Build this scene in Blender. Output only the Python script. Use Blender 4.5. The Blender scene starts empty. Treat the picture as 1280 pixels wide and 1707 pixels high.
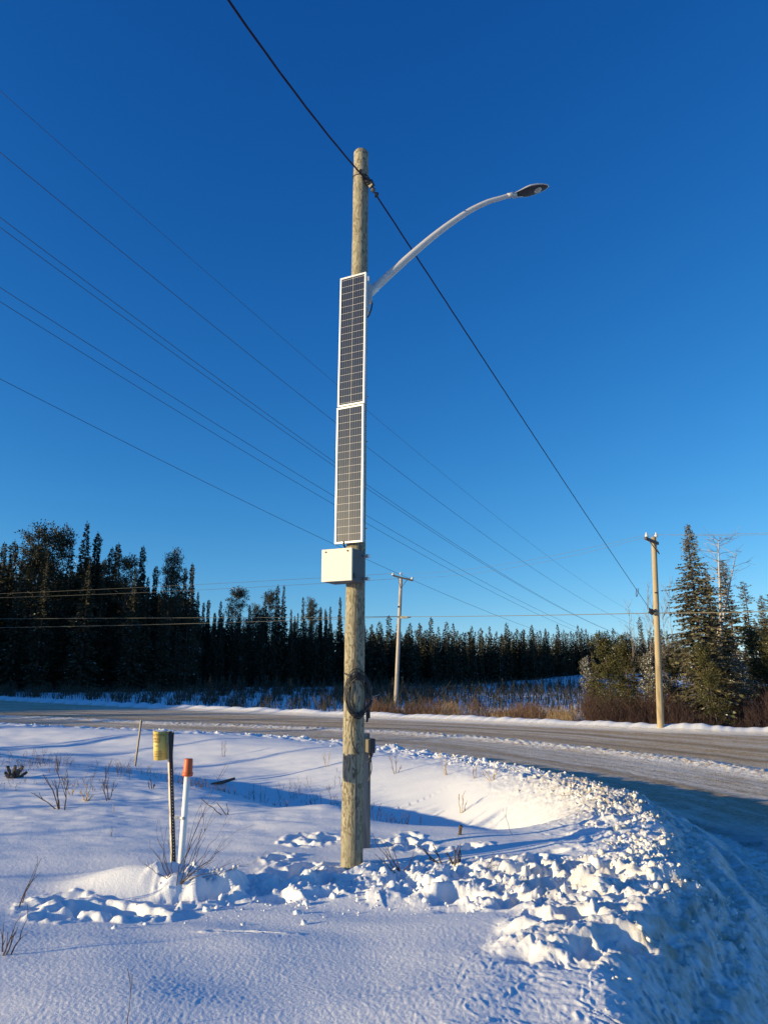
import bpy, math, random
import numpy as np
from mathutils import Vector, Matrix
R = math.radians
scene = bpy.context.scene
col = scene.collection
PITCH = R(12.44); CAMZ = 1.65; F = 1233.0
SUN_EL = R(8.5); SUN_AZ_VEC = (-0.951, -0.309)          # horizontal direction towards the sun

# ------------------------------------------------------------------ camera
cam = bpy.data.cameras.new('camera'); camo = bpy.data.objects.new('camera', cam); col.objects.link(camo)
cam.sensor_fit = 'VERTICAL'; cam.sensor_height = 36.0; cam.lens = F/1707*36.0
cam.clip_start = 0.05; cam.clip_end = 6000
camo.location = (0, 0, CAMZ); camo.rotation_euler = (R(90)+PITCH, 0, 0)
scene.camera = camo

# ------------------------------------------------------------------ world + sun
w = bpy.data.worlds.new('World'); scene.world = w; w.use_nodes = True
nt = w.node_tree; nt.nodes.clear()
wo = nt.nodes.new('ShaderNodeOutputWorld'); bg = nt.nodes.new('ShaderNodeBackground')
sky = nt.nodes.new('ShaderNodeTexSky'); sky.sky_type = 'NISHITA'; sky.sun_disc = False
sky.sun_elevation = SUN_EL; sky.sun_rotation = math.atan2(SUN_AZ_VEC[0], SUN_AZ_VEC[1])
sky.altitude = 300; sky.air_density = 1.0; sky.dust_density = 0.15; sky.ozone_density = 3.0
gm = nt.nodes.new('ShaderNodeGamma'); gm.inputs[1].default_value = 1.25
hs = nt.nodes.new('ShaderNodeHueSaturation'); hs.inputs['Saturation'].default_value = 1.06
tc = nt.nodes.new('ShaderNodeTexCoord'); va = nt.nodes.new('ShaderNodeVectorMath'); va.operation = 'ADD'; va.inputs[1].default_value = (0, 0, .06)
nt.links.new(tc.outputs['Generated'], va.inputs[0]); nt.links.new(va.outputs[0], sky.inputs[0])
tint = nt.nodes.new('ShaderNodeMix'); tint.data_type = 'RGBA'; tint.blend_type = 'MULTIPLY'; tint.inputs[0].default_value = 1.0
tint.inputs[7].default_value = (.95, 1.0, 1.08, 1)
nt.links.new(sky.outputs[0], gm.inputs[0]); nt.links.new(gm.outputs[0], tint.inputs[6]); nt.links.new(tint.outputs[2], hs.inputs['Color'])
sepc = nt.nodes.new('ShaderNodeSeparateColor'); comc = nt.nodes.new('ShaderNodeCombineColor'); nt.links.new(hs.outputs[0], sepc.inputs[0])
for k, (a, p) in enumerate(((1.12, 1.53), (1.26, 1.03), (1.92, .736))):
    pw = nt.nodes.new('ShaderNodeMath'); pw.operation = 'POWER'; pw.inputs[1].default_value = p; ml = nt.nodes.new('ShaderNodeMath'); ml.operation = 'MULTIPLY'; ml.inputs[1].default_value = a
    nt.links.new(sepc.outputs[k], pw.inputs[0]); nt.links.new(pw.outputs[0], ml.inputs[0]); nt.links.new(ml.outputs[0], comc.inputs[k])
nt.links.new(comc.outputs[0], bg.inputs[0]); nt.links.new(bg.outputs[0], wo.inputs[0])
bg.inputs[1].default_value = 0.092
sl = bpy.data.lights.new('sun', 'SUN'); sl.energy = 5.0; sl.angle = R(0.5); sl.color = (1.0, 0.80, 0.44)
so = bpy.data.objects.new('sun', sl); col.objects.link(so)
sd = Vector((SUN_AZ_VEC[0]*math.cos(SUN_EL), SUN_AZ_VEC[1]*math.cos(SUN_EL), math.sin(SUN_EL)))
so.rotation_euler = sd.to_track_quat('Z', 'Y').to_euler(); so.location = (-30, -10, 20)
vs = scene.view_settings; vs.view_transform = 'Standard'; vs.look = 'None'; vs.exposure = 0.45; vs.gamma = 1.0
try: vs.use_curve_mapping = False
except Exception: pass

# ------------------------------------------------------------------ measuring helpers
cp, sp = math.cos(PITCH), math.sin(PITCH)
def ray(px, py):
    u = (px-640)/F; v = (853.5-py)/F
    return Vector((u, cp - v*sp, sp + v*cp))
def atY(px, py, Y):
    r = ray(px, py); return Vector((r.x*Y/r.y, Y, CAMZ + r.z*Y/r.y))
def atZ(px, py, z):
    r = ray(px, py); t = (z-CAMZ)/r.z; return Vector((r.x*t, r.y*t, z))
def proj(p):
    x, y, z = p[0], p[1], p[2]-CAMZ
    d = y*cp + z*sp; return 640 + F*x/d, 853.5 - F*(z*cp - y*sp)/d

# ------------------------------------------------------------------ noise
def _h(ix, iy, s):
    n = (ix.astype(np.int64)*374761393 + iy.astype(np.int64)*668265263 + s*974711) & 0xffffffff
    n = ((n ^ (n >> 13))*1274126177) & 0xffffffff
    return ((n ^ (n >> 16)) & 0xffff)*(2*math.pi/65536.0)
def perlin(x, y, s=0):
    x0 = np.floor(x); y0 = np.floor(y); fx = x-x0; fy = y-y0
    u = fx*fx*fx*(fx*(fx*6-15)+10); v = fy*fy*fy*(fy*(fy*6-15)+10)
    def g(ix, iy, dx, dy):
        a = _h(ix, iy, s); return np.cos(a)*dx + np.sin(a)*dy
    a = g(x0, y0, fx, fy); b = g(x0+1, y0, fx-1, fy); c = g(x0, y0+1, fx, fy-1); d = g(x0+1, y0+1, fx-1, fy-1)
    return ((a*(1-u)+b*u)*(1-v) + (c*(1-u)+d*u)*v)*1.5
def fbm(x, y, s=0, o=3, g=0.5):
    r = 0; a = 1.0; f = 1.0
    for i in range(o):
        r = r + a*perlin(x*f, y*f, s+i*7); a *= g; f *= 2.03
    return r
def worley(x, y, s=0):
    x0 = np.floor(x); y0 = np.floor(y); best = np.full(x.shape, 9.0); sec = np.full(x.shape, 9.0); rid = np.zeros(x.shape)
    for i in (-1, 0, 1):
        for j in (-1, 0, 1):
            a = _h(x0+i, y0+j, s); b = _h(x0+i, y0+j, s+17); c = _h(x0+i, y0+j, s+31)
            d = np.sqrt((x0+i+a/6.2832-x)**2+(y0+j+b/6.2832-y)**2); m = d < best
            sec = np.where(m, best, np.minimum(sec, d)); rid = np.where(m, c/6.2832, rid); best = np.where(m, d, best)
    return best, sec, rid
def ss(a, b, x):
    t = np.clip((x-a)/(b-a), 0, 1); return t*t*(3-2*t)
def polyd(x, y, P):
    """unsigned distance, side sign, interpolated extra values, arc length along a polyline"""
    P = np.array(P, float); best = np.full(x.shape, 1e9); sg = np.ones(x.shape)
    ex = [np.zeros(x.shape) for _ in range(P.shape[1]-2)]; al = np.zeros(x.shape); acc = 0
    for i in range(len(P)-1):
        a = P[i]; b = P[i+1]; dx, dy = b[0]-a[0], b[1]-a[1]; L2 = dx*dx+dy*dy
        t = np.clip(((x-a[0])*dx+(y-a[1])*dy)/L2, 0, 1)
        qx = x-(a[0]+t*dx); qy = y-(a[1]+t*dy); d = np.sqrt(qx*qx+qy*qy)
        m = d < best; best = np.where(m, d, best)
        c = dx*(y-a[1]) - dy*(x-a[0]); sg = np.where(m, np.where(c > 0, 1.0, -1.0), sg)
        for k in range(len(ex)): ex[k] = np.where(m, a[2+k]+(b[2+k]-a[2+k])*t, ex[k])
        al = np.where(m, acc+t*math.sqrt(L2), al); acc += math.sqrt(L2)
    return best, sg, ex, al

# ------------------------------------------------------------------ terrain
# crest of the ploughed bank: x, y, z, inner width, outer width
CREST = [(-150, 105, -.5, 2.6, 1.5), (-60, 58, -.5, 2.6, 1.5), (-17.5, 34.4, -.45, 2.4, 1.4), (-9.2, 30, -.43, 2.4, 1.4), (-4.4, 27.4, -.42, 2.6, 1.3),
         (-1.6, 25, -.42, 3.0, 1.3), (.34, 21.9, -.38, 3.4, 1.3), (1.8, 19.2, -.34, 3.4, 1.3), (2.85, 16.3, -.25, 2.3, 1.4),
         (3.4, 13.8, -.16, 1.5, 1.5), (3.55, 11.9, -.10, 1.25, 1.6), (3.2, 10.2, -.05, 1.3, 1.6), (2.72, 8.2, -.03, 1.4, 1.35), (2.38, 6.75, .0, 1.2, 1.1),
         (1.8, 5.65, .02, 1.0, 1.0), (1.1, 4.5, .03, .9, 1.0), (.75, 3.2, .04, .9, 1.0), (.8, 0, .05, .9, 2.4), (.9, -60, .05, .9, 2.4)]
FAR = [(-150, 150), (-90, 110), (-41, 79), (-14, 55), (-1.4, 45), (6.2, 39.3), (12.3, 34.2), (16.2, 32.2), (40, 23), (150, -25)]
DITCH = [(-80, 66, .5, 3.5), (-35, 40, .5, 3.3), (-18, 29, .5, 3.2), (-10, 24, .52, 3.0), (-4, 20, .68, 3.0), (-.7, 16.1, .95, 2.6), (.55, 13.9, 1.05, 2.1), (1.3, 12.2, 1.1, 1.75), (1.6, 11.0, .95, 1.25), (1.85, 10.1, .15, .75)]
ZR = -.8
rng = np.random.RandomState(5)
PRINTS = []
def trail(pts, n, jit, seed, dep=(.06, .13)):
    rr = np.random.RandomState(seed); P = np.array(pts, float)
    seg = np.sqrt(((P[1:]-P[:-1])**2).sum(1)); cum = np.r_[0, np.cumsum(seg)]
    for k in range(n):
        t = rr.rand()*cum[-1]; i = min(np.searchsorted(cum, t)-1, len(seg)-1); i = max(i, 0)
        q = P[i]+(P[i+1]-P[i])*(t-cum[i])/seg[i]
        PRINTS.append((q[0]+rr.randn()*jit, q[1]+rr.randn()*jit*.8, rr.uniform(.10, .19), rr.uniform(.07, .12), rr.uniform(0, 3.14), rr.uniform(*dep)))
trail([(-1.5, 6.75), (-.9, 7.0), (-.2, 7.1), (.6, 7.0), (1.3, 6.9)], 26, .20, 1)
trail([(-.9, 8.0), (-.3, 7.5), (.6, 7.6), (1.5, 7.4), (2.0, 6.9)], 34, .24, 2)
trail([(.6, 6.6), (1.3, 6.3), (1.9, 6.1)], 18, .3, 3, (.05, .11))
trail([(-.9, 9.2), (-.3, 9.0), (.4, 8.9), (.9, 8.6)], 14, .18, 4, (.04, .09))
trail([(1.4, 7.9), (1.6, 6.4), (1.2, 5.2)], 10, .25, 9, (.05, .10))
PRINTS += [(-2.62, 6.55, .16, .10, .3, .10), (-2.75, 6.32, .10, .07, .1, .06), (-2.2, 6.32, .30, .14, -.25, .17), (-1.95, 6.25, .22, .13, -.1, .15),
           (-2.45, 6.1, .16, .10, .2, .10), (-.95, 5.6, .22, .03, -.15, .04)]
TRAMP = [(-1.6, 6.8, .35), (-.8, 7.1, .55), (-.2, 7.4, .8), (.7, 7.1, 1.0), (1.5, 6.8, 1.1), (2.1, 6.4, .9), (1.6, 5.7, .75), (1.15, 5.1, .5)]
def height(x, y, full=True):
    x = np.asarray(x, float); y = np.asarray(y, float)
    wx = x + .12*perlin(x*.7, y*.7, 3)*ss(0, 3, y); wy = y + .12*perlin(x*.7+9, y*.7, 4)
    d, sg, (zc, wi, wr), al = polyd(wx, wy, CREST)
    sd = d*sg
    fd, fs, _, fal = polyd(x, y, FAR)
    fsd = fd*fs                                    # >0 beyond the far road edge
    dd, _, (dep, dw), dal = polyd(x, y, DITCH)
    # field side
    hf = -.22*ss(3.5, 8.5, y) + .02*perlin(x*.25, y*.25, 11)
    amp = ss(60, 20, y)
    hf = hf + .045*perlin(x*.5+.3*y, y*.85-.15*x, 12) + .018*perlin(x*1.3+.5*y, y*2.0, 13)
    hf = hf - dep*np.exp(-(dd/dw)**2.6)
    far_f = ss(20, 60, -x)*.0
    hf = hf + .14*np.exp(-(((x+.5)/.8)**2+((y-11.2)/.8)**2))
    k = np.exp(-(d/wi)**1.5)
    h_in = hf*(1-k) + zc*k
    # lumps on crest
    crn = np.exp(-(d/.8)**2)
    # road side
    u = np.clip(d/wr, 0, 1); s_ = 1-(1-u)**1.5*(1+.5*u)
    s_ = ss(0, 1, u)*.88 + u*.12
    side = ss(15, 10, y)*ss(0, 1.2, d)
    h_out = zc*(1-s_) + (ZR+.36*ss(13.5, 7.5, y))*s_
    berm = np.exp(-((d-1.75-.2*np.sin(al*.8))/.20)**2)*.09*side - np.exp(-((d-2.4-.1*np.sin(al*.6))/.3)**2)*.035*side + np.exp(-((d-.62)/.10)**2)*.045*ss(13, 9, y)
    h_out = h_out + berm
    wind = np.exp(-((d-7.6-.5*perlin(al*.12, al*0, 20))/(.62+.3*perlin(al*.35, al*0+3, 22)))**2)*ss(12, 16, y)*ss(62, 45, y)
    h_out = h_out + .12*wind*(.6+.6*np.abs(perlin(x*4, y*4, 21)))
    h = np.where(sd > 0, h_out, h_in)
    # beyond the road
    bk = np.exp(-((fsd-.9)/.75)**2)*(.30+.10*perlin(fal*.5, fal*0, 31)+.05*perlin(fal*2.5, fal*0+4, 32))
    zb = -.95 + .55*ss(55, 95, y)*ss(20, -40, x) + 3.2*ss(150, 270, y)*ss(10, 80, x) + .12*perlin(x*.15, y*.15, 33)*ss(2, 8, fsd) + 3.5*ss(250, 800, y)
    hb = ZR*(1-ss(.4, 3, fsd)) + zb*ss(.4, 3, fsd)
    h = np.where(fsd > 0, hb, h)
    h = h + bk*(sd > 0)
    if not full: return h
    road = (sd > wr*.95) & (fsd < .25)
    td, _, (tw,), _ = polyd(x, y, TRAMP)
    tr = ss(1.15, .55, td/tw)*(sd < .6)
    nearw = ss(24, 9, y)
    # footprints
    pr = np.zeros(x.shape)
    for (px, py, a, b, an, de) in PRINTS:
        m = (np.abs(x-px) < .6) & (np.abs(y-py) < .6)
        if not m.any(): continue
        xx = x[m]-px; yy = y[m]-py; c, s = math.cos(an), math.sin(an)
        r = np.sqrt(((xx*c+yy*s)/a)**2 + ((-xx*s+yy*c)/b)**2)
        r = r*(1+.25*perlin(x[m]*9, y[m]*9, 51))
        v = -de*.85*ss(1.2, .5, r) + de*.28*np.exp(-((r-1.4)/.35)**2)*(.6+.9*perlin(x[m]*11+7, y[m]*11, 52))
        pr[m] += v
    pr = np.where(pr < -.13, -.13+(pr+.13)*.2, pr); pr = np.where(pr > .03, .03+(pr-.03)*.3, pr)
    h = h + pr
    # drift mound in front of the marker
    mx, my = x+1.98, y-6.9
    r2 = (mx*.95+my*.2)/.62; r3 = my/.34
    h = h + .20*np.exp(-(np.abs(r2)**2.5+np.where(my < 0, (my/.20)**2, (my/.6)**2)))
    # trampled clods
    wxx = x*5.5 + 1.3*perlin(x*3, y*3, 61); wyy = y*5.5 + 1.3*perlin(x*3+5, y*3, 62)
    n1 = perlin(wxx, wyy, 63); n2 = perlin(x*13+3*n1, y*13, 64); n3 = perlin(x*27, y*27, 65)
    
    n0 = perlin(x*1.7, y*2.2, 60); clod = np.zeros(x.shape); tm = tr > .001
    if tm.any():
        xa, ya = x[tm], y[tm]; w1x = xa+.09*perlin(xa*4, ya*4, 301); w1y = ya+.09*perlin(xa*4+7, ya*4, 302)
        f1, f2, rid1 = worley(w1x*2.7, w1y*3.3, 303); pit = ss(.08, .62, f1)
        g1_, g2_, rid2 = worley(w1x*9+2, w1y*9, 305)
        clod[tm] = (-.02-.075*rid1)*(1-pit) + .035*pit*(rid1 > .3) + (.014*(rid2-.4)*ss(.0, .35, g2_-g1_))*(.4+pit) + .05*n0[tm] + .010*n2[tm] + .008*np.maximum(n3[tm], 0) + .03*np.maximum(n1[tm], 0)
    h = h + tr*(clod+.02)*np.where(road, 0, 1)
    # crest rubble
    cr = crn*np.where(sd > 0, ss(.9, .2, d), 1)*ss(40, 15, y)*ss(-12, -2, x)*(.38+.62*ss(5.5, 9.5, y))
    cc = ss(9.2, 10.5, y)*ss(16, 13.5, y)
    big = ss(6.0, 8.5, y)
    h = h + cr*(.05*n1*big + (.022+.028*cc)*np.maximum(n2, -.15) + .02*np.maximum(n3, 0)*(.5+cc) + .06*perlin(x*2.2, y*2.2, 66)) + .05*cr*perlin(al*1.1, al*0, 67)
    crf = crn*ss(-2, -14, x) + crn*ss(15, 24, y)
    h = h + np.clip(crf, 0, 1)*(sd < .9)*(.07*perlin(x*1.6, y*1.6, 68) + .05*perlin(x*4, y*4, 69))
    # wind grain on the bank slope in shadow (road side)
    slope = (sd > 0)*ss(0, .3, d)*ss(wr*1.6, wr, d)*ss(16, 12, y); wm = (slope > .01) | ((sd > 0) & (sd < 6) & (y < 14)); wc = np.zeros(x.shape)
    if wm.any():
        c1, c2, c3 = worley(x[wm]*7+.6*perlin(x[wm]*3, y[wm]*3, 401), y[wm]*7, 402); e1, e2, e3 = worley(x[wm]*19, y[wm]*19, 403)
        wc[wm] = np.maximum(0, .55-c1)*(c3 > .85)*.05 + np.maximum(0, .5-e1)*(e3 > .7)*.022
    h = h + wc*np.clip(slope+.12*(sd > 0)*ss(0, .5, d)*ss(3.5, 1.5, d)*ss(14, 10, y), 0, 1)
    h = h + .022*pk0(sd, fsd, y)*perlin(sd*7, al*.35, 79) + slope*(.055*perlin(sd*3.4, al*.5, 71) + .022*perlin(sd*9, al*.5, 72) + .012*n2+.022*perlin(x*2.2, y*2.2, 73)+.004*n3)
    pk = (sd > 0)*(fsd < 0)*ss(14, 10, y)
    h = h + pk*(.014*perlin(sd*3.3, al*.8, 74) + .008*perlin(x*9, y*9, 75)+.004*perlin(x*24, y*24, 76))
    h = h + road*ss(60, 10, y)*(.010*perlin(sd*2.2, al*.35, 77)+.005*perlin(x*7, y*7, 78))
    # crust grain everywhere near
    fld = ss(.15, -.35, sd)
    gr = ss(22, 6, y)*fld
    h = h + gr*(.0007*perlin(x*9+2*perlin(x*2, y*2, 80), y*13, 81) + .0008*perlin(x*21, y*25, 82) + .0016*perlin(x*47, y*50, 83))
    h = h + fld*ss(26, 12, y)*ss(7, 11, y)*(.03*np.maximum(perlin(x*1.1, y*2.6, 84), 0) + .008*perlin(x*4, y*7, 85))*ss(1.2, -1.5, x)
    h = h + (fsd > 1.6)*(.14*perlin(x*.6, y*.6, 90)+.10*np.maximum(perlin(x*1.5, y*1.5, 91), 0))*ss(1.6, 4, fsd)
    dirt = np.clip(cr*cc*1.1 + tr*.5*ss(.2, 1.6, x) + slope*.9, 0, 1)  # crest and path dirt; slope term also darkens snow to deepen its shade
    return h, road, sd, al, fsd, tr, dirt, side, wind
def pk0(sd, fsd, y): return (sd > .3)*(fsd < 0)*ss(14, 10, y)*ss(.3, .9, sd)
def H(x, y): return float(height(np.array([x]), np.array([y]))[0][0])
def HA(x, y): return height(np.asarray(x, float), np.asarray(y, float))[0]

# ------------------------------------------------------------------ tagging and mesh helpers
def tag(o, label=None, cat=None, group=None, kind=None):
    if label: o['label'] = label
    if cat: o['category'] = cat
    if group: o['group'] = group
    if kind: o['kind'] = kind
    return o
def empty(name, loc, rz=0):
    o = bpy.data.objects.new(name, None); col.objects.link(o); o.location = loc; o.rotation_euler = (0, 0, rz)
    o.empty_display_size = .1; return o
def link(name, me, parent=None):
    o = bpy.data.objects.new(name, me); col.objects.link(o)
    if parent: o.parent = parent
    return o
def copy_tree(o, parent=None):
    c = o.copy(); col.objects.link(c)
    if parent: c.parent = parent
    for ch in list(o.children): copy_tree(ch, c)
    return c
def npmesh(name, V, Fq, mats=(), mi=None, smooth=False):
    """V (n,3); Fq (m,k) faces all of k corners"""
    me = bpy.data.meshes.new(name); V = np.asarray(V, np.float32); Fq = np.asarray(Fq, np.int32); k = Fq.shape[1]
    me.vertices.add(len(V)); me.vertices.foreach_set('co', V.ravel())
    me.loops.add(Fq.size); me.loops.foreach_set('vertex_index', Fq.ravel())
    me.polygons.add(len(Fq)); me.polygons.foreach_set('loop_start', np.arange(0, Fq.size, k, dtype=np.int32))
    for m in mats: me.materials.append(m)
    if mi is not None: me.polygons.foreach_set('material_index', np.asarray(mi, np.int32))
    me.polygons.foreach_set('use_smooth', np.full(len(Fq), bool(smooth)))
    me.update(calc_edges=True); return me
class MB:
    def __init__(s): s.v = []; s.f = []; s.sm = []
    def tube(s, pts, rad, n=12, caps=True, smooth=True):
        pts = [Vector(p) for p in pts]
        if not hasattr(rad, '__len__'): rad = [rad]*len(pts)
        b = len(s.v); up = Vector((0, 0, 1)); prev = None
        for i, p in enumerate(pts):
            t = (pts[min(i+1, len(pts)-1)]-pts[max(i-1, 0)]).normalized()
            if prev is None:
                a = t.cross(up if abs(t.z) < .95 else Vector((1, 0, 0))).normalized()
            else:
                a = (prev - t*prev.dot(t)).normalized()
            prev = a; c = t.cross(a)
            for k in range(n):
                q = 2*math.pi*k/n; s.v.append(p + (a*math.cos(q)+c*math.sin(q))*rad[i])
        for i in range(len(pts)-1):
            for k in range(n):
                k2 = (k+1) % n; s.f.append((b+i*n+k, b+i*n+k2, b+(i+1)*n+k2, b+(i+1)*n+k)); s.sm.append(smooth)
        if caps:
            s.f.append(tuple(b+k for k in range(n))[::-1]); s.sm.append(False)
            e = b+(len(pts)-1)*n; s.f.append(tuple(e+k for k in range(n))); s.sm.append(False)
        return s
    def box(s, c, size, M=None, bev=0):
        c = Vector(c); hx, hy, hz = [q/2 for q in size]; b = len(s.v)
        for z in (-hz, hz):
            for (x, y) in ((-hx, -hy), (hx, -hy), (hx, hy), (-hx, hy)):
                p = Vector((x, y, z)); p = (M @ p if M else p) + c; s.v.append(p)
        for f in ((3, 2, 1, 0), (4, 5, 6, 7), (0, 1, 5, 4), (1, 2, 6, 5), (2, 3, 7, 6), (3, 0, 4, 7)):
            s.f.append(tuple(b+i for i in f)); s.sm.append(False)
        return s
    def build(s, name, mat, parent=None, bevel=0):
        me = bpy.data.meshes.new(name); me.from_pydata([tuple(v) for v in s.v], [], s.f); me.materials.append(mat)
        me.polygons.foreach_set('use_smooth', s.sm); me.update()
        o = link(name, me, parent)
        if bevel:
            m = o.modifiers.new('bevel', 'BEVEL'); m.width = bevel; m.segments = 2; m.limit_method = 'ANGLE'
        return o
def sticks(P0, P1, r0, r1, n=3):
    """vectorised thin tapering prisms"""
    P0 = np.asarray(P0, float); P1 = np.asarray(P1, float); N = len(P0)
    t = P1-P0; L = np.linalg.norm(t, axis=1, keepdims=True)+1e-9; t = t/L
    up = np.where(np.abs(t[:, 2:3]) < .9, np.array([[0, 0, 1.]]), np.array([[1., 0, 0]]))
    a = np.cross(t, up); a /= np.linalg.norm(a, axis=1, keepdims=True); b = np.cross(t, a)
    r0 = np.broadcast_to(np.asarray(r0, float).reshape(-1, 1), (N, 1)); r1 = np.broadcast_to(np.asarray(r1, float).reshape(-1, 1), (N, 1))
    V = np.zeros((N, 2*n, 3))
    for k in range(n):
        q = 2*math.pi*k/n; o = a*math.cos(q)+b*math.sin(q)
        V[:, k] = P0+o*r0; V[:, n+k] = P1+o*r1
    base = (np.arange(N)*2*n)[:, None]; Fs = []
    for k in range(n):
        k2 = (k+1) % n; Fs.append(np.concatenate([base+k, base+k2, base+n+k2, base+n+k], 1))
    return V.reshape(-1, 3), np.concatenate(Fs, 0)
def diamonds(P, D, Wd):
    """leaf-like faces from P along D with half width vector Wd"""
    N = len(P); V = np.zeros((N, 4, 3)); V[:, 0] = P; V[:, 1] = P+D*.45+Wd; V[:, 2] = P+D; V[:, 3] = P+D*.45-Wd
    return V.reshape(-1, 3), np.arange(N*4).reshape(N, 4)
def join(parts):
    Vs = []; Fs = []; Ms = []; o = 0
    for V, Fq, m in parts:
        Vs.append(V); Fs.append(Fq+o); Ms.append(np.full(len(Fq), m) if np.isscalar(m) else m); o += len(V)
    return np.concatenate(Vs), np.concatenate(Fs), np.concatenate(Ms)

# ------------------------------------------------------------------ materials
def mat(name, base=(.5, .5, .5), rough=.6, metal=0.0, spec=.5):
    m = bpy.data.materials.new(name); m.use_nodes = True; b = m.node_tree.nodes['Principled BSDF']
    b.inputs['Base Color'].default_value = (*base, 1); b.inputs['Roughness'].default_value = rough
    b.inputs['Metallic'].default_value = metal; b.inputs['Specular IOR Level'].default_value = spec
    return m
class NT:
    def __init__(s, m): s.t = m.node_tree; s.b = s.t.nodes['Principled BSDF']
    def n(s, ty, **k):
        o = s.t.nodes.new(ty)
        for a, v in k.items():
            if hasattr(o, a): setattr(o, a, v)
        return o
    def L(s, a, b): s.t.links.new(a, b)
    def val(s, sock, v):
        if hasattr(v, 'is_linked') or hasattr(v, 'links'): s.L(v, sock)
        else: sock.default_value = v
    def math(s, op, a, b=0.0, c=None):
        o = s.n('ShaderNodeMath', operation=op); s.val(o.inputs[0], a); s.val(o.inputs[1], b)
        if c is not None: s.val(o.inputs[2], c)
        return o.outputs[0]
    def coord(s, which='Object', scale=None):
        o = s.n('ShaderNodeTexCoord').outputs[which]
        if scale is not None:
            mp = s.n('ShaderNodeMapping'); mp.inputs['Scale'].default_value = scale; s.L(o, mp.inputs[0]); o = mp.outputs[0]
        return o
    def noise(s, vec, scale, detail=4, rough=.55, dist=0.0):
        o = s.n('ShaderNodeTexNoise'); s.L(vec, o.inputs['Vector']); o.inputs['Scale'].default_value = scale
        o.inputs['Detail'].default_value = detail; o.inputs['Roughness'].default_value = rough; o.inputs['Distortion'].default_value = dist
        return o.outputs['Fac']
    def ramp(s, f, stops):
        o = s.n('ShaderNodeValToRGB'); e = o.color_ramp.elements
        while len(e) < len(stops): e.new(.5)
        for i, (p, c) in enumerate(stops):
            e[i].position = p; e[i].color = (*c, 1) if hasattr(c, '__len__') else (c, c, c, 1)
        s.L(f, o.inputs[0]); return o.outputs[0]
    def mix(s, f, a, b):
        o = s.n('ShaderNodeMix', data_type='RGBA'); s.val(o.inputs[0], f)
        for k, v in ((6, a), (7, b)):
            if isinstance(v, tuple): o.inputs[k].default_value = (*v, 1)
            else: s.L(v, o.inputs[k])
        return o.outputs[2]
    def bump(s, hgt, dist, strength=1.0):
        o = s.n('ShaderNodeBump'); o.inputs['Strength'].default_value = strength; o.inputs['Distance'].default_value = dist
        s.L(hgt, o.inputs['Height']); s.L(o.outputs[0], s.b.inputs['Normal'])
    def attr(s, name):
        o = s.n('ShaderNodeAttribute'); o.attribute_name = name; return o.outputs['Fac']
    def color(s, c): s.L(c, s.b.inputs['Base Color'])
M = {}
M['clod'] = mat('gritty_snow', (.80, .76, .68), .8, spec=.2); _t = NT(M['clod']); _t.color(_t.mix(_t.ramp(_t.noise(_t.coord(), 5, 6, .7), [(.4, 0.0), (.65, 1.0)]), (.84, .83, .80), (.62, .54, .42)))
# snow
m = M['snow'] = mat('snow', (.86, .87, .9), .75, spec=.25); t = NT(m)
co = t.coord(); g1 = t.noise(co, 55, 3, .6); g2 = t.noise(co, 240, 2, .6)
dirt = t.attr('dirt'); dn = t.noise(co, 7, 7, .72)
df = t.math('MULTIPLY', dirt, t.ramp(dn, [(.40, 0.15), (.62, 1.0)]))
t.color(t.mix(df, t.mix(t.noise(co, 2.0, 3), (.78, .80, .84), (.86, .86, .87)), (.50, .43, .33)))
hh = t.math('ADD', t.math('MULTIPLY', g1, .7), t.math('MULTIPLY', g2, .3))
t.bump(hh, .0065, .8)
# road
m = M['road'] = mat('road_surface', (.4, .35, .28), .7, spec=.3); t = NT(m)
co = t.coord(); ac = t.attr('across'); al = t.attr('along'); side = t.attr('side'); wind = t.attr('windrow')
cv = t.n('ShaderNodeCombineXYZ'); t.L(ac, cv.inputs[0]); t.L(t.math('MULTIPLY', al, .05), cv.inputs[1])
st = t.noise(cv.outputs[0], 1.1, 6, .68); st2 = t.noise(cv.outputs[0], 5.5, 3, .6)
fine = t.noise(co, 14, 6, .7); fine2 = t.noise(co, 3, 5, .6)
brown = t.mix(t.ramp(fine, [(.42, 0.0), (.60, 1.0)]), (.34, .20, .07), (.84, .62, .33))
grey = t.mix(t.ramp(fine, [(.3, 0.0), (.7, 1.0)]), (.26, .21, .15), (.60, .50, .38))  # polished near lane, darkened further for the bank shadow across it
snowc = t.mix(fine, (.66, .61, .54), (.86, .83, .78))
bandsm = t.ramp(t.math('MULTIPLY', ac, .05), [(.10, 0.0), (.22, .25), (.36, .35), (.44, .9), (.62, 1.0), (.9, .8)])
c1 = t.mix(t.math('MULTIPLY', bandsm, t.ramp(st, [(.3, .55), (.6, 1.0)])), grey, brown)
sn = t.ramp(t.math('ADD', t.math('MULTIPLY', st, .6), t.math('ADD', t.math('MULTIPLY', fine2, .25), t.math('MULTIPLY', st2, .25))), [(.51, 0.0), (.62, .75)])
c2 = t.mix(sn, c1, snowc)
wn = t.math('MULTIPLY', t.ramp(wind, [(.04, 0.0), (.45, 1.0)]), t.ramp(t.math('ADD', t.math('MULTIPLY', fine, .6), t.math('MULTIPLY', fine2, .4)), [(.42, .05), (.54, 1.0)]))
c3 = t.mix(wn, c2, (.86, .84, .80))
sdn = t.mix(t.ramp(t.noise(co, 1.8, 8, .75), [(.50, 0.0), (.66, .9)]), (.50, .51, .53), (.20, .17, .13))  # side road: snow colour darkened to deepen the shade, plus brown dirt patches
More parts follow.
